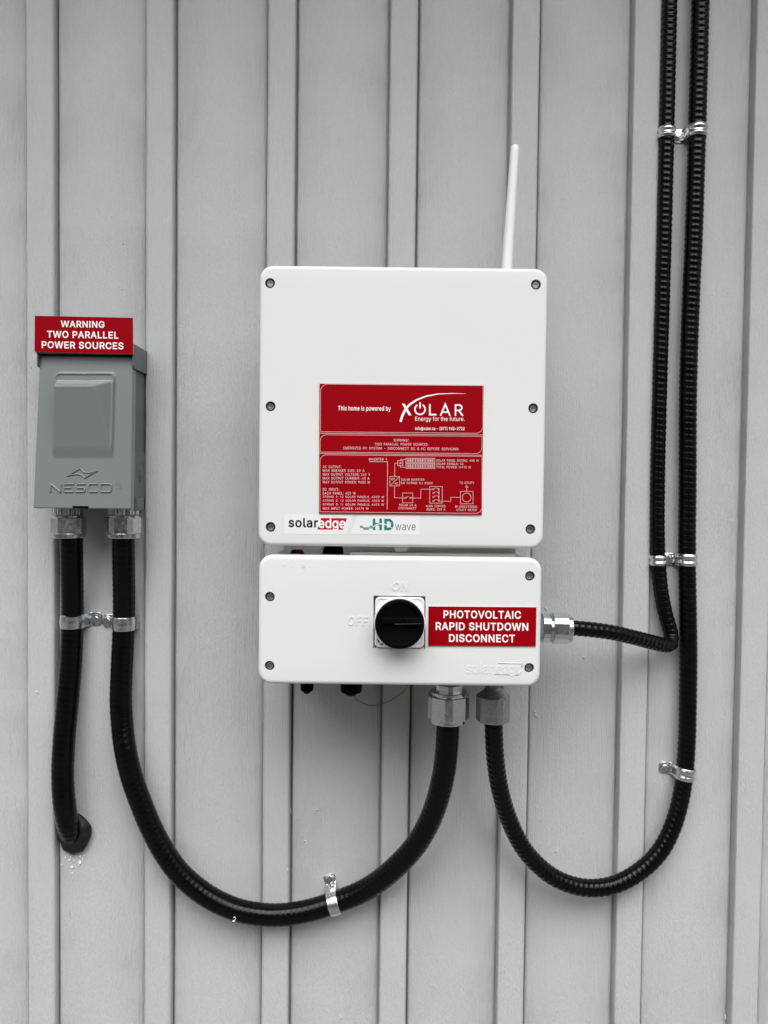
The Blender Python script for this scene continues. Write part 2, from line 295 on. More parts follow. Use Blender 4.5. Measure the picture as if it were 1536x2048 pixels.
i167|53,0 53,379 114,379 114,0;84,443 67,446 54,455 44,468 41,483 44,499 54,512 67,521 84,524 100,521 114,512 123,499 126,483 123,468 114,455 100,446
l189|139,-2 101,3 74,20 58,47 53,84 53,509 114,509 114,99 115,77 120,62 130,54 146,52 160,53 170,54 181,3 162,-1
m610|53,0 53,379 112,379 112,295 108,295 118,323 132,346 151,363 172,376 195,384 219,386 257,380 287,361 309,331 321,295 312,295 322,321 337,343 357,361 381,375 407,383 437,386 468,383 497,372 522,354 541,328 553,296 557,255 557,0 496,0 496,254 490,289 473,313 447,326 419,330 395,328 374,320 358,307 345,290 338,270 335,247 335,0 274,0 274,260 269,288 253,311 229,326 199,330 178,328 158,320 140,307 126,289 117,266 114,238 114,0
n410|114,227 114,0 53,0 53,379 112,379 112,287 102,287 116,319 132,344 152,362 187,379 227,384 264,380 295,369 321,349 341,321 350,298 355,271 357,240 357,0 296,0 296,235 290,275 273,304 246,323 210,329 184,326 161,317 141,303 126,283 117,257
o415|207,-8 175,-6 144,3 117,16 93,35 72,58 56,85 44,116 37,150 34,187 37,225 44,260 56,291 72,318 93,341 117,360 144,373 175,382 207,384 240,382 271,373 299,360 322,341 343,318 359,291 371,260 379,225 381,187 379,150 371,116 359,85 343,58 322,35 299,16 271,3 240,-6;207,46 242,51 270,66 292,89 307,117 316,151 319,187 316,224 307,258 292,287 270,310 242,325 207,330 173,325 145,310 124,287 108,258 99,224 96,187 99,151 108,117 124,89 145,66 173,51
p424|53,-143 53,379 112,379 112,319 118,319 137,346 152,360 171,373 197,381 229,384 259,382 288,374 313,361 335,343 355,319 370,293 381,262 388,227 390,189 388,151 381,115 370,84 355,57 335,34 313,16 288,3 260,-6 229,-8 198,-5 173,4 153,17 138,31 118,59 114,59 114,-143;220,47 253,51 279,66 301,88 316,117 325,151 328,189 325,227 316,261 301,290 280,311 253,325 220,330 188,325 161,312 140,291 125,263 116,229 113,189 116,150 125,115 140,86 162,65 188,51
r259|53,0 53,379 112,379 112,321 115,321 130,347 152,367 181,380 213,385 229,384 243,384 243,322 230,324 207,326 182,323 159,315 140,301 126,284 117,262 114,237 114,0
s365|182,-8 145,-5 112,3 84,18 62,38 45,63 36,94 94,107 105,79 124,60 150,49 181,45 217,50 244,62 262,81 268,103 265,121 254,136 237,147 212,155 149,170 118,180 92,193 72,208 53,237 47,274 51,305 65,332 87,354 115,370 149,381 187,384 223,381 254,372 279,358 299,339 314,316 324,290 268,277 258,298 243,316 219,328 187,333 156,329 131,317 114,299 109,277 112,258 124,243 144,232 172,223 229,209 261,200 287,187 306,171 325,142 331,107 326,75 312,47 290,24 260,6 223,-5
t227|204,379 204,327 6,327 6,379;65,471 126,471 126,98 128,76 136,61 150,53 170,50 185,51 202,54 213,2 192,-3 168,-4 138,-1 112,7 92,21 72,52 65,93
u410|182,-5 146,-1 115,11 89,31 69,59 60,82 54,109 53,139 53,379 114,379 114,144 119,105 137,75 164,56 200,50 226,53 249,62 268,77 283,97 293,122 296,153 296,379 357,379 357,0 298,0 298,92 307,92 294,60 277,35 257,17 222,0
v389|163,0 17,379 84,379 165,155 187,87 206,21 184,21 203,87 224,155 305,379 371,379 226,0
w567|138,0 23,379 87,379 133,214 154,137 175,41 165,41 186,135 206,214 252,379 316,379 362,214 382,136 402,41 391,41 413,135 434,214 480,379 545,379 429,0 368,0 319,172 305,225 291,280 277,338 291,338 277,280 263,225 248,172 199,0
x379|21,0 171,218 171,171 29,379 100,379 147,306 179,253 207,206 175,206 202,253 233,306 282,379 352,379 209,169 209,214 358,0 287,0 231,85 200,136 173,182 205,182 178,136 148,85 91,0
y389|47,-139 61,-86 71,-87 88,-90 104,-89 118,-84 130,-74 141,-58 151,-36 163,-1 17,379 84,379 165,155 187,87 206,21 184,21 202,87 224,155 305,379 371,379 204,-58 191,-85 177,-107 159,-124 139,-136 117,-143 91,-145 65,-143""".split('\n'):
    _adv, _lp = _row[1:].split('|')
    OUTLINES[_row[0]] = (int(_adv) / 1000, [[tuple(int(c) / 1000 for c in q.split(',')) for q in l.split(' ')] for l in _lp.split(';')])

_cap = max(p[1] for l in OUTLINES['H'][1] for p in l)
OUTLINES['I'] = (.185, [[(.06, 0), (.125, 0), (.125, _cap), (.06, _cap)]])
OUTLINES['1'] = (.40, [[(.17, 0), (.235, 0), (.235, _cap), (.185, _cap), (.07, _cap * .86), (.07, _cap * .75), (.17, _cap * .87)]])

def _area(l):
    return sum(l[i - 1][0] * l[i][1] - l[i][0] * l[i - 1][1] for i in range(len(l))) / 2

def _winding(p, loops):
    w = 0
    for l in loops:
        for i in range(len(l)):
            (x0, y0), (x1, y1) = l[i - 1], l[i]
            if (y0 > p[1]) != (y1 > p[1]) and p[0] < (x1 - x0) * (p[1] - y0) / (y1 - y0) + x0:
                w += 1 if y1 > y0 else -1
    return w

def _grow(l, d):
    """the outline moved to its right by d: solid outlines run anticlockwise and grow, holes run clockwise and shrink"""
    n, out = len(l), []
    for i in range(n):
        a, p, q = Vector(l[i - 1]), Vector(l[i]), Vector(l[(i + 1) % n])
        d1, d2 = (p - a).normalized(), (q - p).normalized()
        n1, n2 = Vector((d1.y, -d1.x)), Vector((d2.y, -d2.x))
        m = n1 + n2
        if m.length < .2: out.append(tuple(p + n1 * d)); continue
        m.normalize(); out.append(tuple(p + m * d / max(m.dot(n1), .5)))
    return out

_cache = {}
def _glyph(ch, bold):
    if (ch, bold) in _cache: return _cache[ch, bold]
    loops = [l for l in OUTLINES[ch][1] if len(l) > 2]
    big = max(loops, key=lambda l: abs(_area(l)))
    if _area(big) < 0: loops = [l[::-1] for l in loops]
    loops = [_grow(l, bold) for l in loops]
    pts, edges = [], []
    for l in loops:
        o = len(pts); pts += [Vector(p) for p in l]
        edges += [(o + i, o + (i + 1) % len(l)) for i in range(len(l))]
    v, e, f, *_ = delaunay_2d_cdt(pts, edges, [], 0, 1e-5)
    keep = []
    for t in f:
        c = (v[t[0]] + v[t[1]] + v[t[2]]) / 3
        if _winding(c, loops): keep.append(tuple(t))
    _cache[ch, bold] = ([tuple(p) for p in v], keep)
    return _cache[ch, bold]

def glyphs(s, bold=0.0, shear=0.0, space=1.0, extrude=0.0, gap=.188):
    vs, fs, x = [], [], 0.0
    for ch in s:
        if ch == ' ':
            x += gap * space + 2 * bold; continue
        pts, tris = _glyph(ch, bold)
        base, n = len(vs), len(pts)
        vs += [Vector((x + a + shear * b, b, extrude)) for a, b in pts]
        fs += [tuple(base + i for i in t) for t in tris]
        if extrude:
            vs += [Vector((x + a + shear * b, b, -extrude)) for a, b in pts]
            cnt = {}
            for t in tris:
                for i in range(3):
                    k = (t[i], t[(i + 1) % 3]); kk = tuple(sorted(k))
                    cnt[kk] = None if kk in cnt else k
            fs += [(base + k[0], base + k[1], base + n + k[1], base + n + k[0]) for k in cnt.values() if k]
        x += OUTLINES[ch][0] * space + 2 * bold
    used = sorted({i for f in fs for i in f}); mp = {o: i for i, o in enumerate(used)}
    return [vs[i] for i in used], [tuple(mp[i] for i in f) for f in fs]

def put_text(mb, s, x0, x1, y0, y1, plane, nrm, lift, bold=0.0, shear=0.0, space=1.0, raised=0.0, slope=0.012, mat=0, gap=.188):
    """lettering whose ink fills the photo rectangle x0..x1, y0 (top)..y1 (bottom), laid on a plane"""
    vs, fs = glyphs(s, bold, shear, space, 0.5 if raised else 0.0, gap)
    ax, bx = min(v.x for v in vs), max(v.x for v in vs)
    ay, by = min(v.y for v in vs), max(v.y for v in vs)
    out = []
    for v in vs:
        px = x0 + (v.x - ax) / (bx - ax) * (x1 - x0)
        py = y1 + (v.y - ay) / (by - ay) * (y0 - y1) + (px - x0) * slope
        h = lift + (raised if (raised and v.z > 0) else 0.0) - (0.0005 if (raised and v.z <= 0) else 0.0)
        out.append(P(px, py, plane) + nrm * h)
    mb.add(out, fs, mat, False)

_lay = [0]
def ribbon(mb, pts, w, plane, nrm, lift, closed=False, mat=0):
    """continuous mitred line through photo points, w photo pixels wide"""
    _lay[0] = (_lay[0] + 1) % 6
    lift += _lay[0] * 0.000008
    q = [Vector((p[0], p[1])) for p in pts]; n = len(q); L, Rr = [], []
    ws = w if isinstance(w, (list, tuple)) else [w] * n
    for i in range(n):
        a = q[i - 1] if (i > 0 or closed) else None
        b = q[(i + 1) % n] if (i < n - 1 or closed) else None
        d1 = (q[i] - a).normalized() if a is not None else None
        d2 = (b - q[i]).normalized() if b is not None else None
        if d1 is None: d1 = d2
        if d2 is None: d2 = d1
        n1 = Vector((-d1.y, d1.x)); n2 = Vector((-d2.y, d2.x))
        m = n1 + n2
        m = m.normalized() if m.length > 1e-4 else n1
        k = min(1.0 / max(m.dot(n1), .35), 2.5)
        L.append(q[i] + m * k * ws[i] / 2); Rr.append(q[i] - m * k * ws[i] / 2)
    vs = [P(p.x, p.y, plane) + nrm * lift for p in L] + [P(p.x, p.y, plane) + nrm * lift for p in Rr]
    fs = [(i, (i + 1) % n, n + (i + 1) % n, n + i) for i in range(n if closed else n - 1)]
    mb.add(vs, fs, mat, False)

def fill_poly(mb, pts, plane, nrm, lift, mat=0):
    mb.add([P(p[0], p[1], plane) + nrm * lift for p in pts], [tuple(range(len(pts)))], mat, False)

def circ(cx, cy, r, n=24, a0=0, a1=360):
    m = n if a1 - a0 >= 360 else n + 1
    return [(cx + r * math.cos(rad(a0 + (a1 - a0) * i / n)), cy + r * math.sin(rad(a0 + (a1 - a0) * i / n))) for i in range(m)]

FRONT = Vector((0, -1, 0))

# ------------------------------------------------------------------ materials
def new_mat(name):
    m = bpy.data.materials.new(name); m.use_nodes = True
    nt = m.node_tree
    return m, nt, nt.nodes['Principled BSDF']

def N(nt, t, **kw):
    n = nt.nodes.new(t)
    for k, v in kw.items(): setattr(n, k, v)
    return n

def mat(name, col, rough=0.5, metal=0.0, spec=0.5, coat=0.0, coat_rough=0.1, var=0.0, var_scale=40.0, bump=0.0, bump_scale=300.0, rvar=0.0, stretch=None):
    m, nt, b = new_mat(name)
    b.inputs['Base Color'].default_value = (*col, 1)
    b.inputs['Roughness'].default_value = rough
    b.inputs['Metallic'].default_value = metal
    b.inputs['Specular IOR Level'].default_value = spec
    b.inputs['Coat Weight'].default_value = coat
    b.inputs['Coat Roughness'].default_value = coat_rough
    tc = N(nt, 'ShaderNodeTexCoord')
    src = tc.outputs['Object']
    if stretch:
        mp = N(nt, 'ShaderNodeMapping'); mp.inputs['Scale'].default_value = stretch
        nt.links.new(src, mp.inputs[0]); src = mp.outputs[0]
    if var or rvar:
        nz = N(nt, 'ShaderNodeTexNoise'); nz.inputs['Scale'].default_value = var_scale; nz.inputs['Detail'].default_value = 5
        nt.links.new(src, nz.inputs['Vector'])
    if var:
        rp = N(nt, 'ShaderNodeMapRange')
        rp.inputs['From Min'].default_value = .3; rp.inputs['From Max'].default_value = .7
        rp.inputs['To Min'].default_value = 1 - var; rp.inputs['To Max'].default_value = 1 + var
        nt.links.new(nz.outputs['Fac'], rp.inputs['Value'])
        mx = N(nt, 'ShaderNodeVectorMath', operation='SCALE'); mx.inputs[0].default_value = col
        nt.links.new(rp.outputs[0], mx.inputs['Scale'])
        nt.links.new(mx.outputs[0], b.inputs['Base Color'])
    if rvar:
        r2 = N(nt, 'ShaderNodeMapRange')
        r2.inputs['From Min'].default_value = .3; r2.inputs['From Max'].default_value = .7
        r2.inputs['To Min'].default_value = max(rough - rvar, .02); r2.inputs['To Max'].default_value = rough + rvar
        nt.links.new(nz.outputs['Fac'], r2.inputs['Value']); nt.links.new(r2.outputs[0], b.inputs['Roughness'])
    if bump:
        nb = N(nt, 'ShaderNodeTexNoise'); nb.inputs['Scale'].default_value = bump_scale; nb.inputs['Detail'].default_value = 3
        nt.links.new(src, nb.inputs['Vector'])
        bp = N(nt, 'ShaderNodeBump'); bp.inputs['Strength'].default_value = bump; bp.inputs['Distance'].default_value = 0.001
        nt.links.new(nb.outputs['Fac'], bp.inputs['Height']); nt.links.new(bp.outputs[0], b.inputs['Normal'])
    return m

# siding geometry constants (world metres)
BAT_L = [P(x, 0, -.0105).x for x in (52.5, 293, 537.5, 782.5, 1027.5, 1272, 1516.5)]
PITCH_X = (BAT_L[-1] - BAT_L[0]) / 6
BAT_W = 0.0405
X_FIRST = BAT_L[0]

def siding_material():
    m, nt, b = new_mat('painted_siding')
    L = nt.links
    geo = N(nt, 'ShaderNodeNewGeometry')
    sep = N(nt, 'ShaderNodeSeparateXYZ'); L.new(geo.outputs['Position'], sep.inputs[0])
    # place across one board: 0..1 from a batten's left edge
    a = N(nt, 'ShaderNodeMath', operation='SUBTRACT'); a.inputs[1].default_value = X_FIRST - 50 * PITCH_X; L.new(sep.outputs['X'], a.inputs[0])
    d = N(nt, 'ShaderNodeMath', operation='DIVIDE'); d.inputs[1].default_value = PITCH_X; L.new(a.outputs[0], d.inputs[0])
    fr = N(nt, 'ShaderNodeMath', operation='FRACT'); L.new(d.outputs[0], fr.inputs[0])
    rp = N(nt, 'ShaderNodeValToRGB')           # where the brush grain is rough: beside the battens
    e = rp.color_ramp.elements
    bw = BAT_W / PITCH_X
    e[0].position = 0.0; e[0].color = (.35, .35, .35, 1)
    e[1].position = 1.0; e[1].color = (1, 1, 1, 1)
    for p, v in ((bw * .96, .32), (bw * 1.06, .95), (bw + .13, .6), (bw + .30, .30), (.68, .34), (.86, .65), (.94, 1.0)):
        q = e.new(p); q.color = (v, v, v, 1)
    L.new(fr.outputs[0], rp.inputs[0])
    # grain streaks
    mp = N(nt, 'ShaderNodeMapping'); mp.inputs['Scale'].default_value = (1.0, 1.0, 0.022)
    L.new(geo.outputs['Position'], mp.inputs[0])
    g1 = N(nt, 'ShaderNodeTexNoise'); g1.inputs['Scale'].default_value = 520; g1.inputs['Detail'].default_value = 5; g1.inputs['Roughness'].default_value = .65
    L.new(mp.outputs[0], g1.inputs['Vector'])
    mp2 = N(nt, 'ShaderNodeMapping'); mp2.inputs['Scale'].default_value = (1.0, 1.0, 0.30)
    L.new(geo.outputs['Position'], mp2.inputs[0])
    g2 = N(nt, 'ShaderNodeTexNoise'); g2.inputs['Scale'].default_value = 620; g2.inputs['Detail'].default_value = 3
    L.new(mp2.outputs[0], g2.inputs['Vector'])
    patch = N(nt, 'ShaderNodeTexNoise'); patch.inputs['Scale'].default_value = 9; patch.inputs['Detail'].default_value = 2
    L.new(geo.outputs['Position'], patch.inputs['Vector'])
    pr = N(nt, 'ShaderNodeMapRange'); pr.inputs['From Min'].default_value = .35; pr.inputs['From Max'].default_value = .65; pr.inputs['To Min'].default_value = .60; pr.inputs['To Max'].default_value = 1.15
    L.new(patch.outputs['Fac'], pr.inputs['Value'])
    m1 = N(nt, 'ShaderNodeMath', operation='MULTIPLY'); L.new(g1.outputs['Fac'], m1.inputs[0]); L.new(rp.outputs[0], m1.inputs[1])
    m2 = N(nt, 'ShaderNodeMath', operation='MULTIPLY'); L.new(m1.outputs[0], m2.inputs[0]); L.new(pr.outputs[0], m2.inputs[1])
    m3 = N(nt, 'ShaderNodeMath', operation='MULTIPLY_ADD'); L.new(g2.outputs['Fac'], m3.inputs[0]); m3.inputs[1].default_value = .30; L.new(m2.outputs[0], m3.inputs[2])
    bp = N(nt, 'ShaderNodeBump'); bp.inputs['Strength'].default_value = 0.95; bp.inputs['Distance'].default_value = 0.0039
    L.new(m3.outputs[0], bp.inputs['Height']); L.new(bp.outputs[0], b.inputs['Normal'])
    # paint colour: slight mottling and small dirt specks
    mo = N(nt, 'ShaderNodeTexNoise'); mo.inputs['Scale'].default_value = 3.2; mo.inputs['Detail'].default_value = 6; mo.inputs['Roughness'].default_value = .6
    L.new(geo.outputs['Position'], mo.inputs['Vector'])
    cr = N(nt, 'ShaderNodeValToRGB')
    cr.color_ramp.elements[0].position = .3; cr.color_ramp.elements[0].color = (.486, .497, .502, 1)
    cr.color_ramp.elements[1].position = .7; cr.color_ramp.elements[1].color = (.508, .518, .526, 1)
    L.new(mo.outputs['Fac'], cr.inputs[0])
    fine = N(nt, 'ShaderNodeTexNoise'); fine.inputs['Scale'].default_value = 900; fine.inputs['Detail'].default_value = 2
    L.new(geo.outputs['Position'], fine.inputs['Vector'])
    fm = N(nt, 'ShaderNodeMapRange'); fm.inputs['From Min'].default_value = .25; fm.inputs['From Max'].default_value = .75; fm.inputs['To Min'].default_value = .93; fm.inputs['To Max'].default_value = 1.07
    L.new(fine.outputs['Fac'], fm.inputs['Value'])
    vo = N(nt, 'ShaderNodeTexVoronoi'); vo.inputs['Scale'].default_value = 30
    L.new(geo.outputs['Position'], vo.inputs['Vector'])
    sepc = N(nt, 'ShaderNodeSeparateColor'); L.new(vo.outputs['Color'], sepc.inputs[0])
    size = N(nt, 'ShaderNodeMapRange'); size.inputs['From Min'].default_value = .72; size.inputs['From Max'].default_value = 1.0; size.inputs['To Min'].default_value = 0.0; size.inputs['To Max'].default_value = .042
    L.new(sepc.outputs[0], size.inputs['Value'])
    lt = N(nt, 'ShaderNodeMath', operation='LESS_THAN'); L.new(vo.outputs['Distance'], lt.inputs[0]); L.new(size.outputs[0], lt.inputs[1])
    dk = N(nt, 'ShaderNodeMath', operation='MULTIPLY_ADD'); dk.inputs[1].default_value = -.5; dk.inputs[2].default_value = 1.0; L.new(lt.outputs[0], dk.inputs[0])
    k = N(nt, 'ShaderNodeMath', operation='MULTIPLY'); L.new(dk.outputs[0], k.inputs[0]); L.new(fm.outputs[0], k.inputs[1])
    sc = N(nt, 'ShaderNodeVectorMath', operation='SCALE'); L.new(cr.outputs[0], sc.inputs[0]); L.new(k.outputs[0], sc.inputs['Scale'])
    L.new(sc.outputs[0], b.inputs['Base Color'])
    b.inputs['Roughness'].default_value = .62
    b.inputs['Specular IOR Level'].default_value = .35
    return m

MT = {}
MT['siding'] = siding_material()
MT['unseen_grey'] = mat('grey_unseen_parts', (.33, .335, .33), .6, var=.04)  # for the added overhang and the unseen wall core
MT['white'] = mat('white_powder_coat', (.700, .712, .704), .42, spec=.45, var=.012, var_scale=6, bump=.05, bump_scale=1500)
MT['white_back'] = mat('grey_cast_housing', (.64, .64, .62), .55, var=.04)
MT['alu'] = mat('low_bounce_aluminium', (.16, .165, .17), .55, var=.05)  # darkened so the housings bounce less light onto the wall
MT['white_plastic'] = mat('white_plastic', (.77, .78, .775), .35, spec=.5, var=.015, var_scale=12)
MT['enamel'] = mat('grey_enamel', (.190, .206, .211), .30, spec=.5, coat=.7, coat_rough=.07, var=.025, var_scale=5, bump=.10, bump_scale=500)
MT['hood'] = mat('grey_enamel_hood', (.115, .130, .132), .38, spec=.45, var=.05, var_scale=14, bump=.08, bump_scale=500)
MT['red'] = mat('red_engraving_laminate', (.285, .0004, .0040), .55, spec=.05, var=.03, var_scale=9)
MT['core'] = mat('pale_laminate_core', (.80, .62, .62), .5)
MT['ink_white'] = mat('white_lettering', (.86, .86, .86), .5)
MT['ink_pink'] = mat('thin_engraved_lines', (.72, .50, .50), .5)
MT['ink_black'] = mat('black_ink', (.006, .006, .007), .5, spec=.15)
MT['ink_red'] = mat('red_ink', (.46, .004, .022), .5, spec=.2)
MT['ink_teal'] = mat('teal_ink', (.018, .19, .18), .5, spec=.2)
MT['pvc'] = mat('black_pvc_jacket', (.0022, .0024, .0032), .20, spec=.18, var=.25, var_scale=60, bump=.03, bump_scale=700, rvar=.05)
MT['black'] = mat('black_plastic', (.0015, .0015, .0015), .55, spec=.05)
MT['matte_black'] = mat('black_recess', (.002, .002, .002), .8, spec=.05)
MT['putty'] = mat('black_duct_putty', (.009, .0095, .0095), .5, spec=.35, var=.3, var_scale=50, bump=.9, bump_scale=120)
MT['zinc'] = mat('bright_zinc', (.72, .735, .75), .25, metal=1.0, var=.06, var_scale=90, bump=.02, bump_scale=140, rvar=.04)
MT['nickel'] = mat('plated_fitting', (.70, .71, .72), .22, metal=1.0, var=.10, var_scale=160, bump=.05, bump_scale=900, rvar=.08)
MT['cast'] = mat('dull_galvanised_casting', (.43, .45, .46), .36, metal=1.0, var=.16, var_scale=260, bump=.10, bump_scale=450, rvar=.08)
MT['steel'] = mat('stainless_screw', (.60, .60, .59), .28, metal=1.0, var=.1, var_scale=200)
MT['screw_zinc'] = mat('screw_zinc', (.60, .61, .62), .32, metal=1.0, var=.08, var_scale=200)
MT['recess_shade'] = mat('dark_recess_shade', (.045, .045, .045), .40, metal=.6)  # dark colour standing for shade inside screw wells and sockets
MT['copper'] = mat('copper_insulation', (.32, .125, .085), .4)
MT['shaving'] = mat('white_plastic_shaving', (.82, .82, .80), .4)
MT['red_rocker'] = mat('red_rocker', (.25, .006, .012), .35)

# ------------------------------------------------------------------ setting: ground and house wall
KN_W, KN_H = 2.7, 5.0  # half-width and height of the added light-blocking mound
def build_ground():
    mb = MB()
    xs = [-60, -30, -18, -12, -9, -7, -5.5, -4.5, -3.5, -2.5, -1.5, -.7, 0, .7, 1.5, 2.5, 3.5, 4.5, 5.5, 7, 9, 12, 18, 30, 60]
    ys = [3.0, 0.02, -1, -2, -3, -4.0, -4.7, -5.4, -6.2, -7, -8, -9.5, -11, -14, -18, -30, -80]
    hz = [0, 0, 0, -.01, -.02, 0, .1, .4, .9, 1.5, 2.3, 3.3, 4.2, 5.6, 7.2, 11.0, 22.0]  # rising bank behind the camera, added to block low light
    def blocking_mound(x, y):      # added unseen mound, shaped to block light from in front
        fx = max(0.0, 1 - (abs(x) / KN_W) ** 4) if abs(x) < KN_W else 0.0
        fy = min(1, max(0, (-y - 4.0) / 2.6)); fy = fy * fy * (3 - 2 * fy)
        return KN_H * fx * fy
    vs = [Vector((x, y, z + blocking_mound(x, y) + (.12 * noise.noise(Vector((x * .2, y * .2, 3))) if y < -3 else 0))) for y, z in zip(ys, hz) for x in xs]
    n = len(xs)
    mb.add(vs, [(j * n + i, j * n + i + 1, (j + 1) * n + i + 1, (j + 1) * n + i) for j in range(len(ys) - 1) for i in range(n - 1)])
    m, nt, b = new_mat('gravel_and_added_bank')
    L = nt.links
    geo = N(nt, 'ShaderNodeNewGeometry'); sep = N(nt, 'ShaderNodeSeparateXYZ'); L.new(geo.outputs['Position'], sep.inputs[0])
    mr = N(nt, 'ShaderNodeMapRange'); mr.inputs['From Min'].default_value = -3.6; mr.inputs['From Max'].default_value = -5.0
    L.new(sep.outputs['Y'], mr.inputs['Value'])
    nz = N(nt, 'ShaderNodeTexNoise'); nz.inputs['Scale'].default_value = 14; nz.inputs['Detail'].default_value = 8
    L.new(geo.outputs['Position'], nz.inputs['Vector'])
    c1 = N(nt, 'ShaderNodeValToRGB'); c1.color_ramp.elements[0].color = (.05, .048, .044, 1); c1.color_ramp.elements[1].color = (.15, .145, .135, 1)
    c2 = N(nt, 'ShaderNodeValToRGB'); c2.color_ramp.elements[0].color = (.016, .019, .014, 1); c2.color_ramp.elements[1].color = (.05, .056, .044, 1)
    L.new(nz.outputs['Fac'], c1.inputs[0]); L.new(nz.outputs['Fac'], c2.inputs[0])
    mx = N(nt, 'ShaderNodeMix', data_type='RGBA')
    L.new(mr.outputs[0], mx.inputs[0]); L.new(c1.outputs[0], mx.inputs[6]); L.new(c2.outputs[0], mx.inputs[7])
    m2 = N(nt, 'ShaderNodeMapRange'); m2.inputs['From Min'].default_value = -1.25; m2.inputs['From Max'].default_value = -1.15
    L.new(sep.outputs['Y'], m2.inputs['Value'])
    c3 = N(nt, 'ShaderNodeValToRGB'); c3.color_ramp.elements[0].color = (.085, .083, .078, 1); c3.color_ramp.elements[1].color = (.17, .165, .155, 1)
    L.new(nz.outputs['Fac'], c3.inputs[0])
    mx2 = N(nt, 'ShaderNodeMix', data_type='RGBA')
    L.new(m2.outputs[0], mx2.inputs[0]); L.new(mx.outputs[2], mx2.inputs[6]); L.new(c3.outputs[0], mx2.inputs[7])
    L.new(mx2.outputs[2], b.inputs['Base Color']); b.inputs['Roughness'].default_value = .9
    o = mb.build('ground', m)
    tag(o, 'pale gravel ground rising to an added grassy bank that blocks low light', None, None, 'structure')
build_ground()

def build_house():
    root = thing('house_wall', (0, 0.03, 0), 'grey painted house wall of wide vertical boards and raised battens', 'wall')
    # profile across one pitch, u from a batten's left edge, y (negative = towards the viewer)
    T = -0.0105
    one = [(-.0150, 0.0), (-.0115, .0003), (-.0085, .0009), (-.0060, .0018), (-.0040, .0032), (-.0028, .0055), (-.0016, .0066), (-.0012, .0050), (-.0010, -.0040), (-.0008, -.0070), (-.0004, T + .0014),
           (.0003, T + .0004), (.0014, T), (.012, T - .0002), (.028, T - .0002), (BAT_W - .0046, T), (BAT_W - .0028, T + .0004), (BAT_W - .0014, T + .0013), (BAT_W - .0005, T + .0028), (BAT_W - .0001, T + .0045),
           (BAT_W, .0110), (BAT_W + .0021, .0115), (BAT_W + .0024, .0056), (BAT_W + .0033, .0026), (BAT_W + .0042, .0009), (BAT_W + .0066, .0002), (BAT_W + .0095, 0.0), (BAT_W + .020, -.0003), (BAT_W + .060, -.0005), (PITCH_X - .040, -.0004), (PITCH_X - .022, -.0002)]
    prof = []
    for k in range(-3, 10):
        x0 = X_FIRST + k * PITCH_X
        if 0 <= k < 7: x0 = BAT_L[k]
        prof += [(x0 + u, y, u) for u, y in one]
    zs = [i * 3.08 / 270 for i in range(271)]
    rings = []
    for z in zs:
        ring = []
        for (x, y, u) in prof:
            kx = .0006 * noise.noise(Vector((x * 3, z * 5, 0))) + (.00035 * noise.noise(Vector((x * 10, z * 60, 2))) if -.010 < u < 0.002 else 0)
            ring.append(Vector((x + kx, y + .00025 * noise.noise(Vector((x * 2.5, z * 2.0, 5))), z)))
        rings.append(ring)
    mb = MB(); mb.loft(rings, closed=False)
    mb.build('siding', MT['siding'], root, sharp=50, fix=False)
    e = MB()  # unseen overhang, added to shape the light on the wall
    e.box((0.0, -.34, 3.10), 9.0, .84, .04)
    e.box((0.0, -.775, 3.13), 9.0, .03, .17)
    e.build('added_shading_eave', MT['unseen_grey'], root, sharp=30)
    bk = MB(); bk.box((0, .05, 1.54), 2.6, .06, 3.06)
    bk.build('wall_core', MT['unseen_grey'], root, sharp=30)
build_house()

# ------------------------------------------------------------------ enclosure covers
def cover_mesh(cx, cz, w, h, r, yf, depth, bev, round_holes, square_holes, hole_depth):
    """moulded cover: rounded front edge, screw wells and switch well sunk into the front face"""
    bm = bmesh.new()
    def ring(ins, y):
        return [bm.verts.new((cx + p[0], y, cz + p[1])) for p in rrect(w - 2 * ins, h - 2 * ins, max(r - ins, .002), 12)]
    rings = [ring(.0012, yf + depth), ring(.0004, yf + depth * .6)]
    for i in range(9):
        a = i / 8 * math.pi / 2
        rings.append(ring(bev * (1 - math.cos(a)), yf + bev * .8 * (1 - math.sin(a))))
    n = len(rings[0])
    for a, b in zip(rings, rings[1:]):
        for i in range(n):
            f = bm.faces.new((a[i], a[(i + 1) % n], b[(i + 1) % n], b[i])); f.smooth = True
    bm.faces.new(rings[0]).smooth = False
    loops = [rings[-1]]
    for (hx, hz, hr) in round_holes:
        loops.append([bm.verts.new((hx + hr * math.cos(2 * math.pi * i / 24), yf, hz + hr * math.sin(2 * math.pi * i / 24))) for i in range(24)])
    for q in square_holes:
        loops.append([bm.verts.new((p[0], yf, p[1])) for p in q])
    edges = []
    for lp in loops:
        for i in range(len(lp)):
            e = bm.edges.get((lp[i], lp[(i + 1) % len(lp)])) or bm.edges.new((lp[i], lp[(i + 1) % len(lp)]))
            edges.append(e)
    res = bmesh.ops.triangle_fill(bm, use_beauty=True, use_dissolve=False, edges=edges, normal=(0, -1, 0))
    for g in res['geom']:
        if isinstance(g, bmesh.types.BMFace): g.smooth = False
    for k, lp in enumerate(loops[1:]):
        dep = hole_depth if k < len(round_holes) else .012
        # small rolled lip then straight wall
        back = [bm.verts.new((v.co.x, yf + dep, v.co.z)) for v in lp]
        m = len(lp)
        for i in range(m):
            f = bm.faces.new((lp[i], lp[(i + 1) % m], back[(i + 1) % m], back[i])); f.smooth = k < len(round_holes)
        bm.faces.new(back).smooth = False
    bmesh.ops.recalc_face_normals(bm, faces=bm.faces)
    return bm

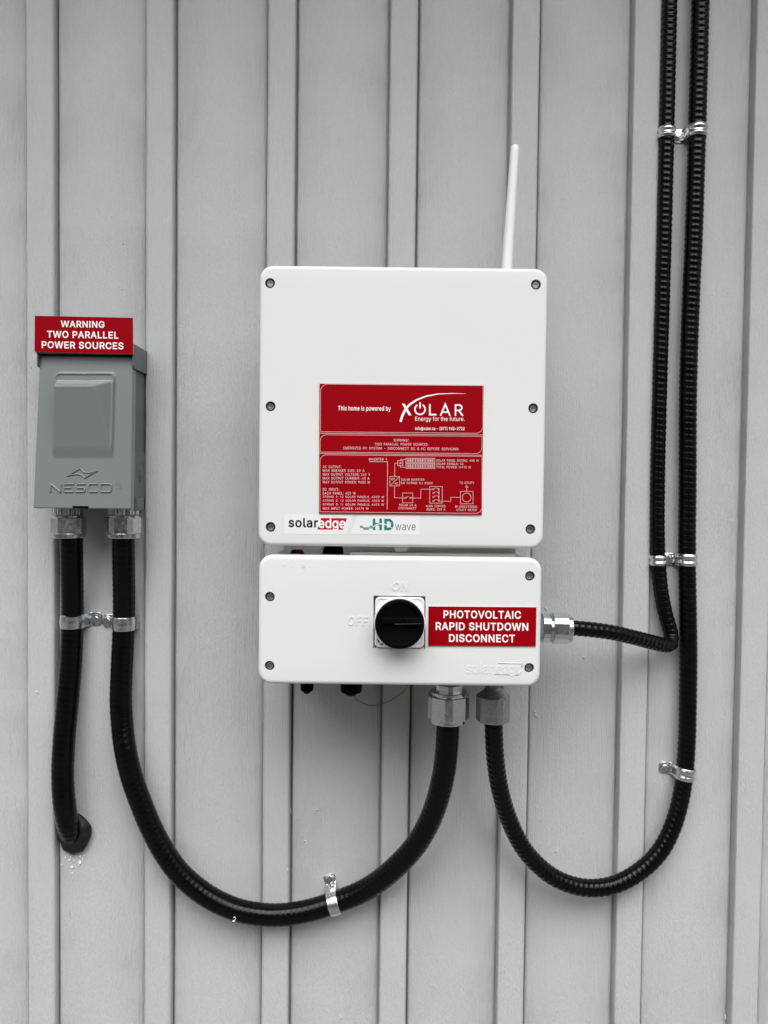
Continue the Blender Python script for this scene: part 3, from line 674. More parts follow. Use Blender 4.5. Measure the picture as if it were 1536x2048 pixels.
def bm_object(bm, name, m, parent, sharp=35):
    base = world_loc(parent)
    for v in bm.verts: v.co -= base
    me = bpy.data.meshes.new(name); bm.to_mesh(me); bm.free()
    me.materials.append(m)
    me.set_sharp_from_angle(angle=rad(sharp))
    o = bpy.data.objects.new(name, me); COL.objects.link(o); o.parent = parent
    return o

YF = -0.194                      # front face of the white covers
def cover_screw(parent, px, py):
    c = P(px, py, YF)
    mb = MB()
    lathe(mb, c + Vector((0, .0062, 0)), (0, -1, 0), [(0, .0062), (.0012, .0062), (.0014, .0058), (.0014, .0044)], 24, 1, cap1=False)  # dark disc put where the well lies in deep shade
    lathe(mb, c + Vector((0, .0050, 0)), (0, -1, 0), [(0, .0042), (.0030, .0041), (.0037, .0035), (.0037, .0021), (.0020, .0017), (.0018, .0005)], 20, 0)
    lathe(mb, c + Vector((0, .0030, 0)), (0, -1, 0), [(0, .0007), (.0012, .0005)], 8, 0)
    return mb.build('cover_screw', [MT['steel'], MT['recess_shade']], parent)

def px_rect(x0, y0, x1, y1, Y):
    a, b, c, d = P(x0, y0, Y), P(x1, y0, Y), P(x1, y1, Y), P(x0, y1, Y)
    ctr = (a + b + c + d) / 4
    w = ((b - a).length + (c - d).length) / 2; h = ((d - a).length + (c - b).length) / 2
    return ctr, w, h

# ---- the inverter
def build_inverter():
    YE = YF + .003
    tl, tr, br, bl = P(518.5, 531, YE), P(1094.5, 531 + 7, YE), P(1086.5, 1099, YE), P(518.5, 1089, YE)
    xl, xr = (tl.x + bl.x) / 2, (tr.x + br.x) / 2
    zt, zb = (tl.z + tr.z) / 2, (bl.z + br.z) / 2
    cx, cz, w, h = (xl + xr) / 2, (zt + zb) / 2, xr - xl, zt - zb
    root = thing('solar_inverter', (cx, 0, zb), 'large white solar inverter with a tall rod antenna and rounded corners', 'inverter')
    sp = [(540, 566), (1072, 569), (541, 812.5), (1066.5, 816.5), (541, 1054), (1061, 1058.5)]
    holes = [(P(x, y, YF).x, P(x, y, YF).z, .0064) for x, y in sp]
    bm_object(cover_mesh(cx, cz, w, h, .0165, YF, .045, .0052, holes, [], .0072), 'cover', MT['white'], root)
    for x, y in sp: cover_screw(root, x, y)
    b = MB()
    b.box((cx, -.0835, cz + .004), w - .05, .125, h - .03, 0, .012)
    b.build('heat_sink_body', MT['alu'], root)
    # lower lip of the body, seen in the slot between the two boxes
    lip = MB()
    yl = -.166
    def slab(pts, y0, y1):
        a = [P(x, y, y0) for x, y in pts]; c = [Vector((p.x, y1, p.z)) for p in a]
        lip.loft([c, a], True, True, True, 0, False)
    slab([(566, 1080), (650, 1080), (644, 1108), (611, 1109), (604, 1099), (584, 1099), (579, 1108), (570, 1107)], yl, -.06)
    slab([(684, 1080), (1031, 1085), (1031, 1124), (700, 1120), (688, 1110)], yl, -.06)
    slab([(700, 1104.5), (1031, 1108), (1031, 1124), (700, 1120)], yl - .010, yl + .001)
    slab([(786, 1092), (818, 1092), (813, 1103), (790, 1103)], yl - .012, yl + .001)
    lip.build('lower_lip', MT['white_back'], root)
    rk = MB()
    c = P(600, 1106, -.150); rk.box(c, .010, .010, .014, 0, .001)
    rk.build('toggle_switch', MT['red_rocker'], root)
    for (x, y, ww) in ((588, 1106, .010), (664, 1103, .030)):
        dk = MB()
        dk.box(P(x, y, -.140), ww, .012, .022)
        dk.build('connector_socket', MT['black'], root)
    for x in (657, 667, 676):
        dk = MB()
        lathe(dk, P(x, 1093, -.152), (0, 0, -1), [(0, .0032), (.018, .0032)], 10)
        dk.build('connector_pin', MT['black'], root)
    # antenna
    an = MB()
    a0, a1 = P(1013.5, 540, -.125), P(1030.5, 290, -.125)
    ax = a1 - a0; ln = ax.length
    base = a0 - ax.normalized() * .02
    ln = (a1 - base).length
    prof = [(0, .0078), (.03, .0075), (ln * .97 - .004, .0061), (ln - .0045, .0060), (ln - .002, .0053), (ln - .0006, .0036), (ln, .0010)]
    lathe(an, base, ax, prof, 28)
    an.build('antenna', MT['white_plastic'], root, sharp=50)
    # stickers along the bottom edge
    st = MB()
    fill_poly(st, [(570, 1027.5), (702, 1029.5), (706, 1031), (693, 1066), (690, 1069), (571, 1068), (569, 1066), (569, 1029)], YF, FRONT, .00018)
    s1 = st.build('brand_sticker', MT['white_plastic'], root)
    ln1 = MB()
    put_text(ln1, 'solar', 577, 636, 1035.5, 1054.5, YF, FRONT, .00034, bold=.021, space=1.0)
    ln1.build('lettering', MT['ink_black'], s1)
    rb = MB()
    fill_poly(rb, [(642.5, 1035.8), (694, 1036.4), (686, 1059.5), (634.5, 1058.8)], YF, FRONT, .00030)
    rb.build('red_block', MT['ink_red'], s1)
    ed = MB()
    put_text(ed, 'edge', 637, 691, 1036.2, 1061.5, YF, FRONT, .00046, bold=.018, space=.95)
    ed.build('white_lettering', MT['ink_white'], s1)
    st = MB()
    fill_poly(st, [(715, 1029.5), (840, 1031), (839.5, 1069.5), (701, 1068.5)], YF, FRONT, .00018)
    s2 = st.build('feature_sticker', MT['white_plastic'], root)
    t = MB()
    for i in range(8):       # the little bar wave left of the letters
        x = 720.2 + i * 3.15
        y0, y1 = (1051.2, 1056.2) if i < 2 else ((1054.5, 1059.6) if i < 6 else (1051.2, 1056.6))
        for k in range(2):
            fill_poly(t, [(x + k * 1.55, y0), (x + 1.15 + k * 1.55, y0), (x + 1.15 + k * 1.55, y1), (x + k * 1.55, y1)], YF, FRONT, .00032)
    put_text(t, 'HD', 745.5, 787, 1037, 1060, YF, FRONT, .00032, bold=.034, slope=.012)
    t.build('teal_lettering', MT['ink_teal'], s2)
    cv = MB()
    ribbon(cv, [(746, 1054), (752, 1049.5), (760, 1047.6), (768, 1048), (777, 1051.5), (785, 1057)], [1.2, 1.8, 2, 1.9, 1.6, .8], YF, FRONT, .00050)
    cv.build('white_wave_line', MT['ink_white'], s2)
    wv = MB()
    put_text(wv, 'wave', 790.5, 831, 1048.5, 1060.2, YF, FRONT, .00032, bold=-.006, space=1.05)
    wv.build('black_lettering', MT['ink_black'], s2)
    return root

# ---- the switch box under it
def build_switch_box():
    YE = YF + .003
    xl = (P(517.5, 1150, YE).x + P(517, 1330, YE).x) / 2
    xr = (P(1082.5, 1150, YE).x + P(1080.5, 1330, YE).x) / 2
    zt = (P(560, 1109.5, YE).z + P(1040, 1115.5, YE).z) / 2
    zb = (P(560, 1366, YE).z + P(1040, 1374, YE).z) / 2
    cx, cz, w, h = (xl + xr) / 2, (zt + zb) / 2, xr - xl, zt - zb
    root = thing('switch_box', (cx, 0, zb), 'wide white switch box with a round black rotary knob below the inverter', 'switch box')
    sp = [(539.5, 1193.5), (539, 1331.5), (1060, 1152), (1058.5, 1336)]
    holes = [(P(x, y, YF).x, P(x, y, YF).z, .0064) for x, y in sp]
    sq = [(747, 1191.3), (851, 1192.5), (850.7, 1298), (746.6, 1296.8)]
    sqh = [(P(x, y, YF).x, P(x, y, YF).z) for x, y in sq]
    bm_object(cover_mesh(cx, cz, w, h, .0175, YF, .040, .0058, holes, [sqh], .0072), 'cover', MT['white'], root)
    for x, y in sp: cover_screw(root, x, y)
    b = MB()
    b.box((cx, -.0805, cz), w - .006, .145, h - .012, 0, .010)
    b.build('back_housing', MT['alu'], root)
    # moulded words
    for words in ([('ON', 784.5, 817.5, 1163.5, 1181.5, .016, .18, .0006)], [('OFF', 695.5, 736.5, 1232, 1251, .016, .18, .0006)],
                  [('solar', 932, 986.5, 1325.5, 1347, .012, 0, .00045), ('edge', 993, 1042, 1327, 1352, .012, 0, .00045)],
                  [('P', 565, 570, 1128.5, 1134.5, .008, .2, .0005), ('I', 584, 587, 1128.5, 1134.5, .008, .2, .0005), ('O', 604, 610, 1128.8, 1135, .008, .2, .0005)]):
        t = MB()
        for w_, x0, x1, y0, y1, bo, sh, hh in words:
            put_text(t, w_, x0, x1, y0, y1, YF, FRONT, 0.0, bold=bo, shear=sh, raised=hh)
        t.build('raised_lettering', MT['white'], root)
    bar = MB()
    for pts in ([(996, 1326), (1046, 1326.8), (1043, 1334)], [(989, 1347.5), (1018, 1348.5)], [(1030, 1349), (1037, 1349.2), (1041, 1340)]):
        n = len(pts)
        ribbon(bar, pts, 1.6, YF, FRONT, .0002)
    o = bar.build('raised_logo_border', MT['white'], root)
    sm = o.modifiers.new('thick', 'SOLIDIFY'); sm.thickness = .0006; sm.offset = 0
    # rotary switch
    kn = thing_part_knob(root)
    # cable glands underneath
    for (px, wpx, y0, y1) in ((614, 26, 1366, 1387), (702.5, 43, 1366, 1391)):
        g = MB()
        Yg = -.120
        top = P(px, y0, Yg); s = scale_at(Yg); r = wpx * s / 2; L = (y1 - y0) * s
        lathe(g, top + Vector((0, 0, .006)), (0, 0, -1), [(0, r * .95), (L * .55 + .006, r), (L * .72 + .006, r * .93), (L * .80 + .006, r * .66), (L + .004, r * .55), (L + .006, r * .40)], 24)
        hexa(g, top, (0, 0, -1), 0, L * .45, r * 1.08, .001)
        g.build('cable_gland', MT['black'], root)
    return root

def thing_part_knob(root):
    s = MB()
    # square escutcheon plate with rounded corners in its well
    ctr, w, h = px_rect(749.8, 1194.2, 848.6, 1295.6, YF)
    rings = []
    for ins, y in ((0, YF + .011), (0, YF - .0006), (.0010, YF - .0020), (.0022, YF - .0022), (.0034, YF - .0012)):
        rings.append([Vector((ctr.x + p[0], y, ctr.z + p[1])) for p in rrect(w - 2 * ins, h - 2 * ins, .0065 - ins * .8, 6)])
    s.loft(rings, True, True, True)
    plate = s.build('switch_plate', MT['white_plastic'], root)
    cl = MB()
    lathe(cl, Vector((ctr.x, YF + .002, ctr.z)), (0, -1, 0), [(0, .0335), (.0060, .0330), (.0066, .0322), (.0066, .028)], 56)
    cl.build('collar', MT['white_plastic'], plate)
    mk = MB()
    yk = YF - .0012
    ribbon(mk, [(750.8 + 1.5, 1274.5), (757.5, 1283)], 1.6, yk, FRONT, .0002)
    fill_poly(mk, [(759.6, 1286), (754.8, 1283.4), (758.6, 1279.9)], yk, FRONT, .00022)
    fill_poly(mk, [(760.3, 1288), (766, 1288.1), (766, 1292.6), (760.2, 1292.5)], yk, FRONT, .00021)
    ribbon(mk, circ(763.1, 1288, 2.0, 8, 180, 360), 1.0, yk, FRONT, .00019)
    mk.build('lock_symbol', MT['ink_black'], plate)
    k = MB()
    Yk = YF - .027
    c = P(799.4, 1249.6, Yk)
    rr = 50.2 * scale_at(Yk)
    base = Vector((c.x, YF - .003, c.z)); H = YF - .003 - Yk
    lathe(k, base, (0, -1, 0), [(0, rr * .90), (H * .30, rr * .965), (H * .80, rr), (H * .93, rr * .99), (H * .99, rr * .955), (H, rr * .92), (H * .985, rr * .86), (H * .90, rr * .845), (H * .88, rr * .80)], 72)
    # sunken face with a grip bar across it
    def pk(x, y): return P(x, y, Yk)
    g = [pk(771, 1236), pk(847, 1235), pk(847, 1248), pk(771, 1249.5)]
    cc = (g[0] + g[1] + g[2] + g[3]) / 4
    k.box((c.x, Yk + .0025, cc.z), rr * 1.40, .0085, .0085, 0, .0016)
    k.box((c.x + rr * .48, Yk + .0021, cc.z), rr * .78, .0090, .0100, 0, .0016)
    kn = k.build('knob', MT['black'], root, sharp=40)
    ic = MB()
    ribbon(ic, [(761, 1240), (761, 1252.5), (768, 1252.6), (768, 1240)], .8, Yk + .0032, FRONT, .0002)
    ribbon(ic, circ(764.5, 1243.5, 2.2, 10), .9, Yk + .0032, FRONT, .0002, closed=True)
    fill_poly(ic, [(762, 1248.5), (767.4, 1248.5), (767.4, 1252), (762, 1252)], Yk + .0032, FRONT, .0003)
    ic.build('padlock_symbol', mat('grey_moulded_mark', (.05, .05, .05), .5), kn)
    ln = MB()
    ribbon(ln, [(789, 1248.2), (843.0, 1247.2)], 1.0, Yk - .0025, FRONT, .0002)  # highlight along the grip bar, painted as a thin grey line
    ln.build('painted_highlight', mat('grey_painted_highlight', (.065, .065, .065), .4), kn)
    return kn

inverter = build_inverter()
switch_box = build_switch_box()

# ------------------------------------------------------------------ engraved red plates
def plate(name, corners, Y, thick, label, cat='sign'):
    """Y: plane of the plate's front face"""
    n = Y[1] if isinstance(Y, tuple) else FRONT
    pts = [P(x, y, Y) for x, y in corners]
    c = sum(pts, Vector()) / 4
    root = thing(name, c - n * thick, label, cat)
    mb = MB()
    fr = pts; bk = [p - n * thick for p in pts]
    mb.add(fr, [(0, 1, 2, 3)], 0, False)
    mid = [p - n * thick * .45 for p in pts]
    for i in range(4):
        j = (i + 1) % 4
        mb.add([fr[i], fr[j], mid[j], mid[i]], [(0, 1, 2, 3)], 0, False)
        mb.add([mid[i], mid[j], bk[j], bk[i]], [(0, 1, 2, 3)], 1, False)
    mb.add(bk, [(3, 2, 1, 0)], 1, False)
    mb.build('plate', [MT['red'], MT['core']], root, sharp=20)
    return root

def build_plates():
    YP = YF - .0017
    r = plate('shutdown_sign', [(857, 1212.8), (1073, 1214.5), (1071.5, 1292.5), (856.5, 1291.5)], YP, .0017,
              'red sign with three lines of bold white capitals beside the black rotary knob')
    t = MB()
    put_text(t, 'PHOTOVOLTAIC', 887, 1042, 1220.5, 1236.5, YP, FRONT, .00012, bold=.019, slope=.009)
    put_text(t, 'RAPID SHUTDOWN', 871.5, 1056.5, 1244.2, 1260.2, YP, FRONT, .00012, bold=.019, slope=.009)
    put_text(t, 'DISCONNECT', 898, 1030, 1268, 1284, YP, FRONT, .00012, bold=.019, slope=.009)
    t.build('lettering', MT['ink_white'], r)

    r = plate('system_placard', [(639, 767), (967.5, 770.5), (963.5, 1029.5), (638, 1027)], YP, .0017,
              'large red placard with white logo, text and wiring diagram on the white inverter')
    n, lf = FRONT, .00012
    t = MB()
    put_text(t, 'This home is powered by', 676, 781.5, 811.5, 823, YP, n, lf, bold=.016, slope=.010)
    # wordmark
    ribbon(t, [(801, 843.7), (804, 833), (811, 818), (820, 808.5), (834, 799.5), (852, 792.5), (876, 788), (905, 786.8), (932, 787.4)],
           [4.6, 4.6, 4.4, 4.0, 3.4, 2.8, 2.0, 1.2, .4], YP, n, lf)
    fill_poly(t, [(803.8, 807.5), (809.2, 807.5), (823, 830.7), (817.4, 830.7)], YP, n, lf + .00006)
    ribbon(t, circ(840, 818.6, 10.2, 28, -58, 238), 3.0, YP, n, lf)
    ribbon(t, [(840, 804.5), (840, 817)], 3.0, YP, n, lf)
    ribbon(t, [(859.6, 808.3), (859.6, 829.2), (872.8, 829.4)], 3.2, YP, n, lf)
    ribbon(t, [(881, 831.3), (890.5, 808.6), (900, 831.5)], 3.2, YP, n, lf)
    ribbon(t, [(884.8, 824.2), (896.6, 824.3)], 2.8, YP, n, lf + .00005)
    ribbon(t, [(911, 831.6), (911, 810), (918.5, 810), (922.4, 811.8), (923.6, 815.4), (922.2, 819), (918.6, 820.8), (911, 820.8)], 3.0, YP, n, lf)
    ribbon(t, [(917.6, 821), (925.6, 831.8)], 3.2, YP, n, lf + .00005)
    put_text(t, 'Energy for the future.', 830.3, 929, 833, 844, YP, n, lf, bold=.0, slope=.004)
    put_text(t, 'info@xolar.ca - (877) 965-2722', 830.3, 929, 853.5, 861.5, YP, n, lf, bold=.016, slope=.003)
    t.build('logo_lettering', MT['ink_white'], r)
    s = MB()
    kw = dict(bold=-.008, space=1.12, gap=.36)
    put_text(s, 'WARNING!', 787, 816.5, 877.8, 882.6, YP, n, lf, slope=.006, **kw)
    put_text(s, 'TWO PARALLEL POWER SOURCES', 749.5, 855, 885.8, 890.6, YP, n, lf, slope=.006, **kw)
    put_text(s, 'ENERGIZED PV SYSTEM - DISCONNECT DC & AC BEFORE SERVICING', 687.2, 916.5, 893.4, 898.4, YP, n, lf, slope=.010, **kw)
    rows = [('AC OUTPUT:', 682.5, 931), ('MAX BREAKER SIZE: 50 A', 729, 938.6), ('MAX OUTPUT VOLTAGE: 240 V', 740, 946.2), ('MAX OUTPUT CURRENT: 40 A', 738.5, 953.9),
            ('MAX OUTPUT POWER: 9600 W', 740, 961.6), ('DC INPUT:', 677.5, 976.2), ('EACH PANEL: 405 W', 711, 983.8), ('STRING 1: 12 SOLAR PANELS, 4860 W', 768, 991.4),
            ('STRING 2: 12 SOLAR PANELS, 4860 W', 768, 999), ('STRING 3: 11 SOLAR PANELS, 4455 W', 768, 1006.7), ('MAX INPUT POWER: 14175 W', 737, 1014.3)]
    for tx, x1, y in rows:
        put_text(s, tx, 645.8, x1, y, y + 5.0, YP, n, lf, slope=.004, **kw)
    for tx, x0, x1, y, hh in (('INVERTER 1', 738, 773, 916.2, 4.6), ('SOLAR PANEL RATING: 405 W', 872.5, 957.5, 918.6, 4.4), ('SOLAR PANELS: 35', 872.5, 926.5, 925.3, 4.4),
                              ('TOTAL POWER: 14175 W', 872.5, 941.5, 932, 4.4), ('SOLAR INVERTER', 802, 848.5, 957, 4.2), ('KW RATING: 9.6 KWAC', 802, 865.5, 963.8, 4.2),
                              ('TO UTILITY', 919, 948, 963.2, 4.5), ('SOLAR 60 A', 798, 832.5, 1008, 4.3), ('DISCONNECT', 797.5, 832.5, 1014.4, 4.3),
                              ('MAIN SERVICE', 852.3, 890.5, 1010, 4.3), ('AMPS: 200 A', 853, 890.5, 1016.6, 4.3), ('BI-DIRECTIONAL', 910.5, 955, 1011, 4.3),
                              ('UTILITY METER', 913, 953, 1017.5, 4.3), ('JB', 797.6, 803, 924, 4.2), ('DC', 783, 790, 956, 4.4), ('AC', 789.3, 796, 965, 4.4)):
        put_text(s, tx, x0, x1, y, y + hh, YP, n, lf, slope=.006, **kw)
    s.build('small_lettering', MT['ink_white'], r)
    d = MB()
    lw = .8
    def rbox(x0, y0, x1, y1, tlr, brr, sl=.010):
        pts = []
        pts += [(x0 + tlr + tlr * math.cos(rad(a)), y0 + tlr + tlr * math.sin(rad(a))) for a in range(180, 271, 10)]
        pts += [(x1, y0)]
        pts += [(x1 - brr + brr * math.cos(rad(a)), y1 - brr + brr * math.sin(rad(a))) for a in range(0, 91, 10)]
        pts += [(x0, y1)]
        ribbon(d, [(x, y + (x - x0) * sl) for x, y in pts], lw, YP, n, lf, closed=True)
    rbox(641, 768.2, 966, 863.5, 15, 15)
    ribbon(d, [(639, 866.5), (965.6, 870)], .9, YP, n, lf)
    rbox(640.3, 869.4, 964, 904, 13, 13, .0105)
    ribbon(d, [(638.6, 906.8), (964.8, 910.6)], .9, YP, n, lf)
    rbox(640, 909.5, 964, 1023.6, 13, 13)
    def bx(x0, y0, x1, y1, w=.75): ribbon(d, [(x0, y0), (x1, y0), (x1, y1), (x0, y1)], w, YP, n, lf, closed=True)
    def ln(*p, w=.75): ribbon(d, p, w, YP, n, lf)
    ln((738.5, 923.2), (775.3, 923.6), (774.2, 1019), w=.9)
    bx(795.4, 921.2, 805.6, 931.4)
    ln((789.5, 953), (789.5, 926.5), (795.4, 926.5)); ln((801, 921.2), (801, 918.8), (811, 919)); ln((801, 931.4), (801, 934.4), (811, 934.5))
    for i in range(3):
        for j in range(2):
            x0, y0 = 812 + i * 19.8, 916.6 + j * 11
            bx(x0, y0, x0 + 18, y0 + 9.2, .9)
            for q in range(1, 4): ln((x0 + 2, y0 + q * 2.3), (x0 + 16, y0 + q * 2.3), w=.8)
            for q in range(1, 4): ln((x0 + q * 4.5, y0 + 1.6), (x0 + q * 4.5, y0 + 7.6), w=.7)
    bx(779.8, 953, 799, 971.8); ln((780, 971.6), (799, 953.2))
    ln((789.2, 971.8), (788.8, 995.5), (809, 995.9))
    bx(805.2, 986, 825.4, 1005.6); ribbon(d, circ(810.8, 996, 1.5, 10), .7, YP, n, lf, closed=True); ribbon(d, circ(820.8, 996, 1.5, 10), .7, YP, n, lf, closed=True)
    ln((812.2, 995.4), (817, 992.3)); ln((822.3, 996), (841.5, 996.2), (841.8, 978.3), (866, 978.6))
    bx(859.3, 973, 884.6, 1006.2)
    for q in range(4):
        y = 978.6 + q * 7.8
        ribbon(d, circ(866.5, y, 1.2, 8), .6, YP, n, lf, closed=True); ribbon(d, circ(877.8, y, 1.2, 8), .6, YP, n, lf, closed=True)
        ribbon(d, [(867.6, y - .6), (870, y - 2.4), (873, y - 2.8), (876, y - 1.6), (877.2, y - .8)], .7, YP, n, lf)
    ln((877.8, 979), (877.8, 1002)); ln((879, 1002.3), (901.5, 1002.7), (901.8, 994.6), (921, 994.8))
    bx(921, 982.8, 946, 1007.6); ribbon(d, circ(933.4, 995, 8.8, 24), .8, YP, n, lf, closed=True)
    ln((933.4, 982.6), (933.4, 974.5)); ribbon(d, [(931, 974.4), (935.8, 974.4), (933.4, 970.8)], .7, YP, n, lf, closed=True)
    d.build('line_diagram', MT['ink_pink'], r)

build_plates()

# ------------------------------------------------------------------ grey breaker enclosure on the left
def build_enclosure():
    Yt, Yb = -.066, -.080
    p_top, p_bot = P(170, 714, Yt), P(165, 1015, Yb)
    tdir = (p_top - p_bot); tdir.x = 0; tdir.normalize()
    nrm = Vector((0, -tdir.z, tdir.y)).normalized()
    if nrm.y > 0: nrm = -nrm
    plane = (p_bot, nrm)
    xR = P(292.5, 850, -.001).x
    xL = P(80.5, 714, Yt).x
    zT, zB = P(170, 695, -.06).z, P(165, 1012, -.06).z
    root = thing('breaker_enclosure', ((xL + xR) / 2, 0, zB), 'small grey metal breaker enclosure with rain hood and embossed cover at the left', 'electrical box')
    b = MB()
    b.box(((xL + .004 + xR) / 2, -.0315, (zT + zB) / 2), xR - xL - .004, .059, zT - zB, 0, .0025)
    b.build('body', MT['hood'], root)
    # side plate with knock-out ring
    sp = MB()
    zz = [P(280, y, -.035).z for y in (905, 996)]
    prof = [(-.060, zz[0]), (-.010, zz[0]), (-.010, zz[1] + .004), (-.014, zz[1]), (-.056, zz[1]), (-.060, zz[1] + .004)]
    sp.loft([[Vector((xR - .001, y, z)) for y, z in prof], [Vector((xR + .0016, y, z)) for y, z in prof]], True, True, True, 0, False)
    s = sp.build('side_plate', MT['hood'], root)
    ko = MB()
    kc = Vector((xR + .0016, -.030, P(281, 944, -.03).z))
    for rr in (.0150, .0100):
        lathe(ko, kc - Vector((.001, 0, 0)), (1, 0, 0), [(0, rr), (.0013, rr), (.0017, rr - .0006), (.0013, rr - .0012), (0, rr - .0012)], 40, cap0=False, cap1=False)
    lathe(ko, kc - Vector((.001, 0, 0)), (1, 0, 0), [(0, .0088), (.0014, .0088), (.0018, .008)], 32)
    ko.build('knockout_ring', MT['hood'], s)
    lt = MB()
    c = P(276, 1009, -.045); lt.box(c, .012, .020, .018, 0, .001)
    lt.build('hinge_bracket', MT['hood'], root)
    # rain hood
    hd = MB()
    xl2, xr2 = P(72.5, 714, -.075).x, P(266.5, 714, -.075).x
    zt2 = P(266, 687, -.075).z; zf = P(170, 708.0, -.075).z; zs = P(266, 735.5, -.075).z
    th = .0016
    hd.box(((xl2 + xr2) / 2, -.0385, zt2 - th / 2), xr2 - xl2, .073, th)
    hd.box(((xl2 + xr2) / 2, -.075 + th / 2, (zt2 - th + zf) / 2), xr2 - xl2, th, zt2 - th - zf)
    for x in (xl2 + th / 2, xr2 - th / 2):
        prof = [(-.0735, zt2 - th), (-.002, zt2 - th), (-.002, zs), (-.0700, zs), (-.0735, zs + .004)]
        hd.loft([[Vector((x - th / 2, y, z)) for y, z in prof], [Vector((x + th / 2, y, z)) for y, z in prof]], True, True, True, 0, False)
    hd.build('rain_hood', MT['hood'], root)
    # embossed swing cover
    TL, TR, BR, BL = (81.0, 712), (264.5, 715), (260.5, 1016.5), (68.0, 1014.5)
    NU, NV = 150, 230
    H = .0270
    def emb(px, py):
        f = (py - 745) / (917 - 745)
        xa, xb = 110.5 - 6.5 * f, 232.5 - 5.0 * f
        ins = min(px - xa, xb - px, py - 745)         # inside distance in pixels (rim open to the bottom)
        a = (px - xa) / (xb - xa); bq = f
        # rounded top corners
        rc = 11
        for cxr, sgn in ((xa + rc, -1), (xb - rc, 1)):
            if (px - cxr) * sgn > 0 and py < 745 + rc:
                ins = rc - math.hypot(px - cxr, py - 745 - rc)
        if f > 1.03: return 0.0
        if ins <= 0: return 0.0
        fade = max(0, min(1, (1.0 - f) / .14)); fade = fade * fade * (3 - 2 * fade)
        rim = .0020 * min(1, ins / 2.6) * fade
        if ins < 7: rim += .0019 * math.exp(-((ins - 3.4) / 1.7) ** 2) * fade
        hf = H * (1.0 - f) * .98
        ht = H * max(0, (f - .10)) / .095 * .84
        hr = H * 3.45 * (1 - a - .02)
        hl = H * 12 * (a - .035)
        k = .0006
        vals = [hf, ht, hr, hl]
        m0 = min(vals)
        sm = -k * math.log(sum(math.exp(-(v - m0) / k) for v in vals)) + m0
        return rim + max(0, sm)
    mb = MB(); vs = []
    for j in range(NV + 1):
        v = j / NV
        l = (TL[0] + (BL[0] - TL[0]) * v, TL[1] + (BL[1] - TL[1]) * v); r_ = (TR[0] + (BR[0] - TR[0]) * v, TR[1] + (BR[1] - TR[1]) * v)
        for i in range(NU + 1):
            u = i / NU
            x, y = l[0] + (r_[0] - l[0]) * u, l[1] + (r_[1] - l[1]) * u
            vs.append(P(x, y, plane) + nrm * emb(x, y))
    nn = NU + 1
    mb.add(vs, [(j * nn + i, j * nn + i + 1, (j + 1) * nn + i + 1, (j + 1) * nn + i) for j in range(NV) for i in range(NU)])
    edge = [vs[i] for i in range(NU)] + [vs[j * nn + NU] for j in range(NV)] + [vs[NV * nn + i] for i in range(NU, 0, -1)] + [vs[j * nn] for j in range(NV, 0, -1)]
    ctr = sum(edge, Vector()) / len(edge)
    rs = [edge]
    for out, dp in ((.0006, .0003), (.0010, .0010), (.0010, .014)):
        rg = []
        for p in edge:
            d = p - ctr; w_ = Vector((math.copysign(out, d.x) if abs(d.x) > abs(vs[0].x - ctr.x) * .93 else 0, 0, math.copysign(out, d.z) if abs(d.z) > .108 else 0))
            rg.append(p + w_ - nrm * dp)
        rs.append(rg)
    mb.loft(rs, True)
    cov = mb.build('cover', MT['enamel'], root, sharp=60)
    # embossed maker's mark: rounded raised strokes
    em = MB()
    def stroke(pts, wpx=1.7, hgt=.0009):
        q = [P(x, y, plane) + nrm * .0001 for x, y in pts]
        c = catmull(q, .0008) if len(q) > 2 else [q[0].lerp(q[1], i / 12) for i in range(13)]
        rg = []
        for i, p in enumerate(c):
            t = (c[min(i + 1, len(c) - 1)] - c[max(i - 1, 0)]).normalized(); w_ = t.cross(nrm).normalized()
            s_ = wpx * scale_at(-.07) / 2
            rg.append([p + w_ * s_ * math.cos(a) + nrm * hgt * math.sin(a) for a in [math.pi * k / 6 for k in range(7)]])
        em.loft(rg, closed=False)
        for e in (c[0], c[-1]):
            lathe(em, e, nrm, [(0, wpx * scale_at(-.07) / 2), (hgt * .7, wpx * scale_at(-.07) / 2 * .75), (hgt, wpx * scale_at(-.07) / 2 * .2)], 10)
    def pl(pts, **k):
        for a, b_ in zip(pts, pts[1:]): stroke([a, b_], **k)
    t0, t1 = 968.0, 983.6                                  # letter top and bottom
    pl([(101.2, t1), (101.6, t0), (121, t1), (122, t0)], wpx=3.6, hgt=.0019)
    pl([(147, t0), (131, t0), (129, t0 + 2.5), (128.6, t1 - 2.5), (130, t1), (146, t1)], wpx=3.2, hgt=.0019); pl([(129, 975.8), (142, 975.8)], wpx=3.2, hgt=.0019)
    pl([(170.5, t0), (156, t0), (153.5, t0 + 2), (154, t0 + 6), (157, 975.8), (167, 975.8), (170, 978), (170, t1 - 2), (168, t1), (152, t1)], wpx=3.2, hgt=.0019)
    pl([(195, t0), (180, t0), (177.5, t0 + 2.5), (177, t1 - 2.5), (179.5, t1), (194.5, t1)], wpx=3.2, hgt=.0019)
    pl([(203.5, t0), (220, t0), (223, t0 + 2.5), (222.6, t1 - 2.5), (220, t1), (203, t1), (200.8, t1 - 2.5), (201, t0 + 2.5), (203.5, t0)], wpx=3.2, hgt=.0019)
    pl([(x, y) for x, y in circ(237, 971, 6.4, 18)] + [(243.4, 971)], wpx=1.2, hgt=.0006)
    pl([(234.8, 974.6), (234.8, 967.6), (238, 967.6), (239.4, 969.3), (238, 971), (234.8, 971)], wpx=1.1, hgt=.0006); pl([(237, 971), (239.6, 974.6)], wpx=1.1, hgt=.0006)
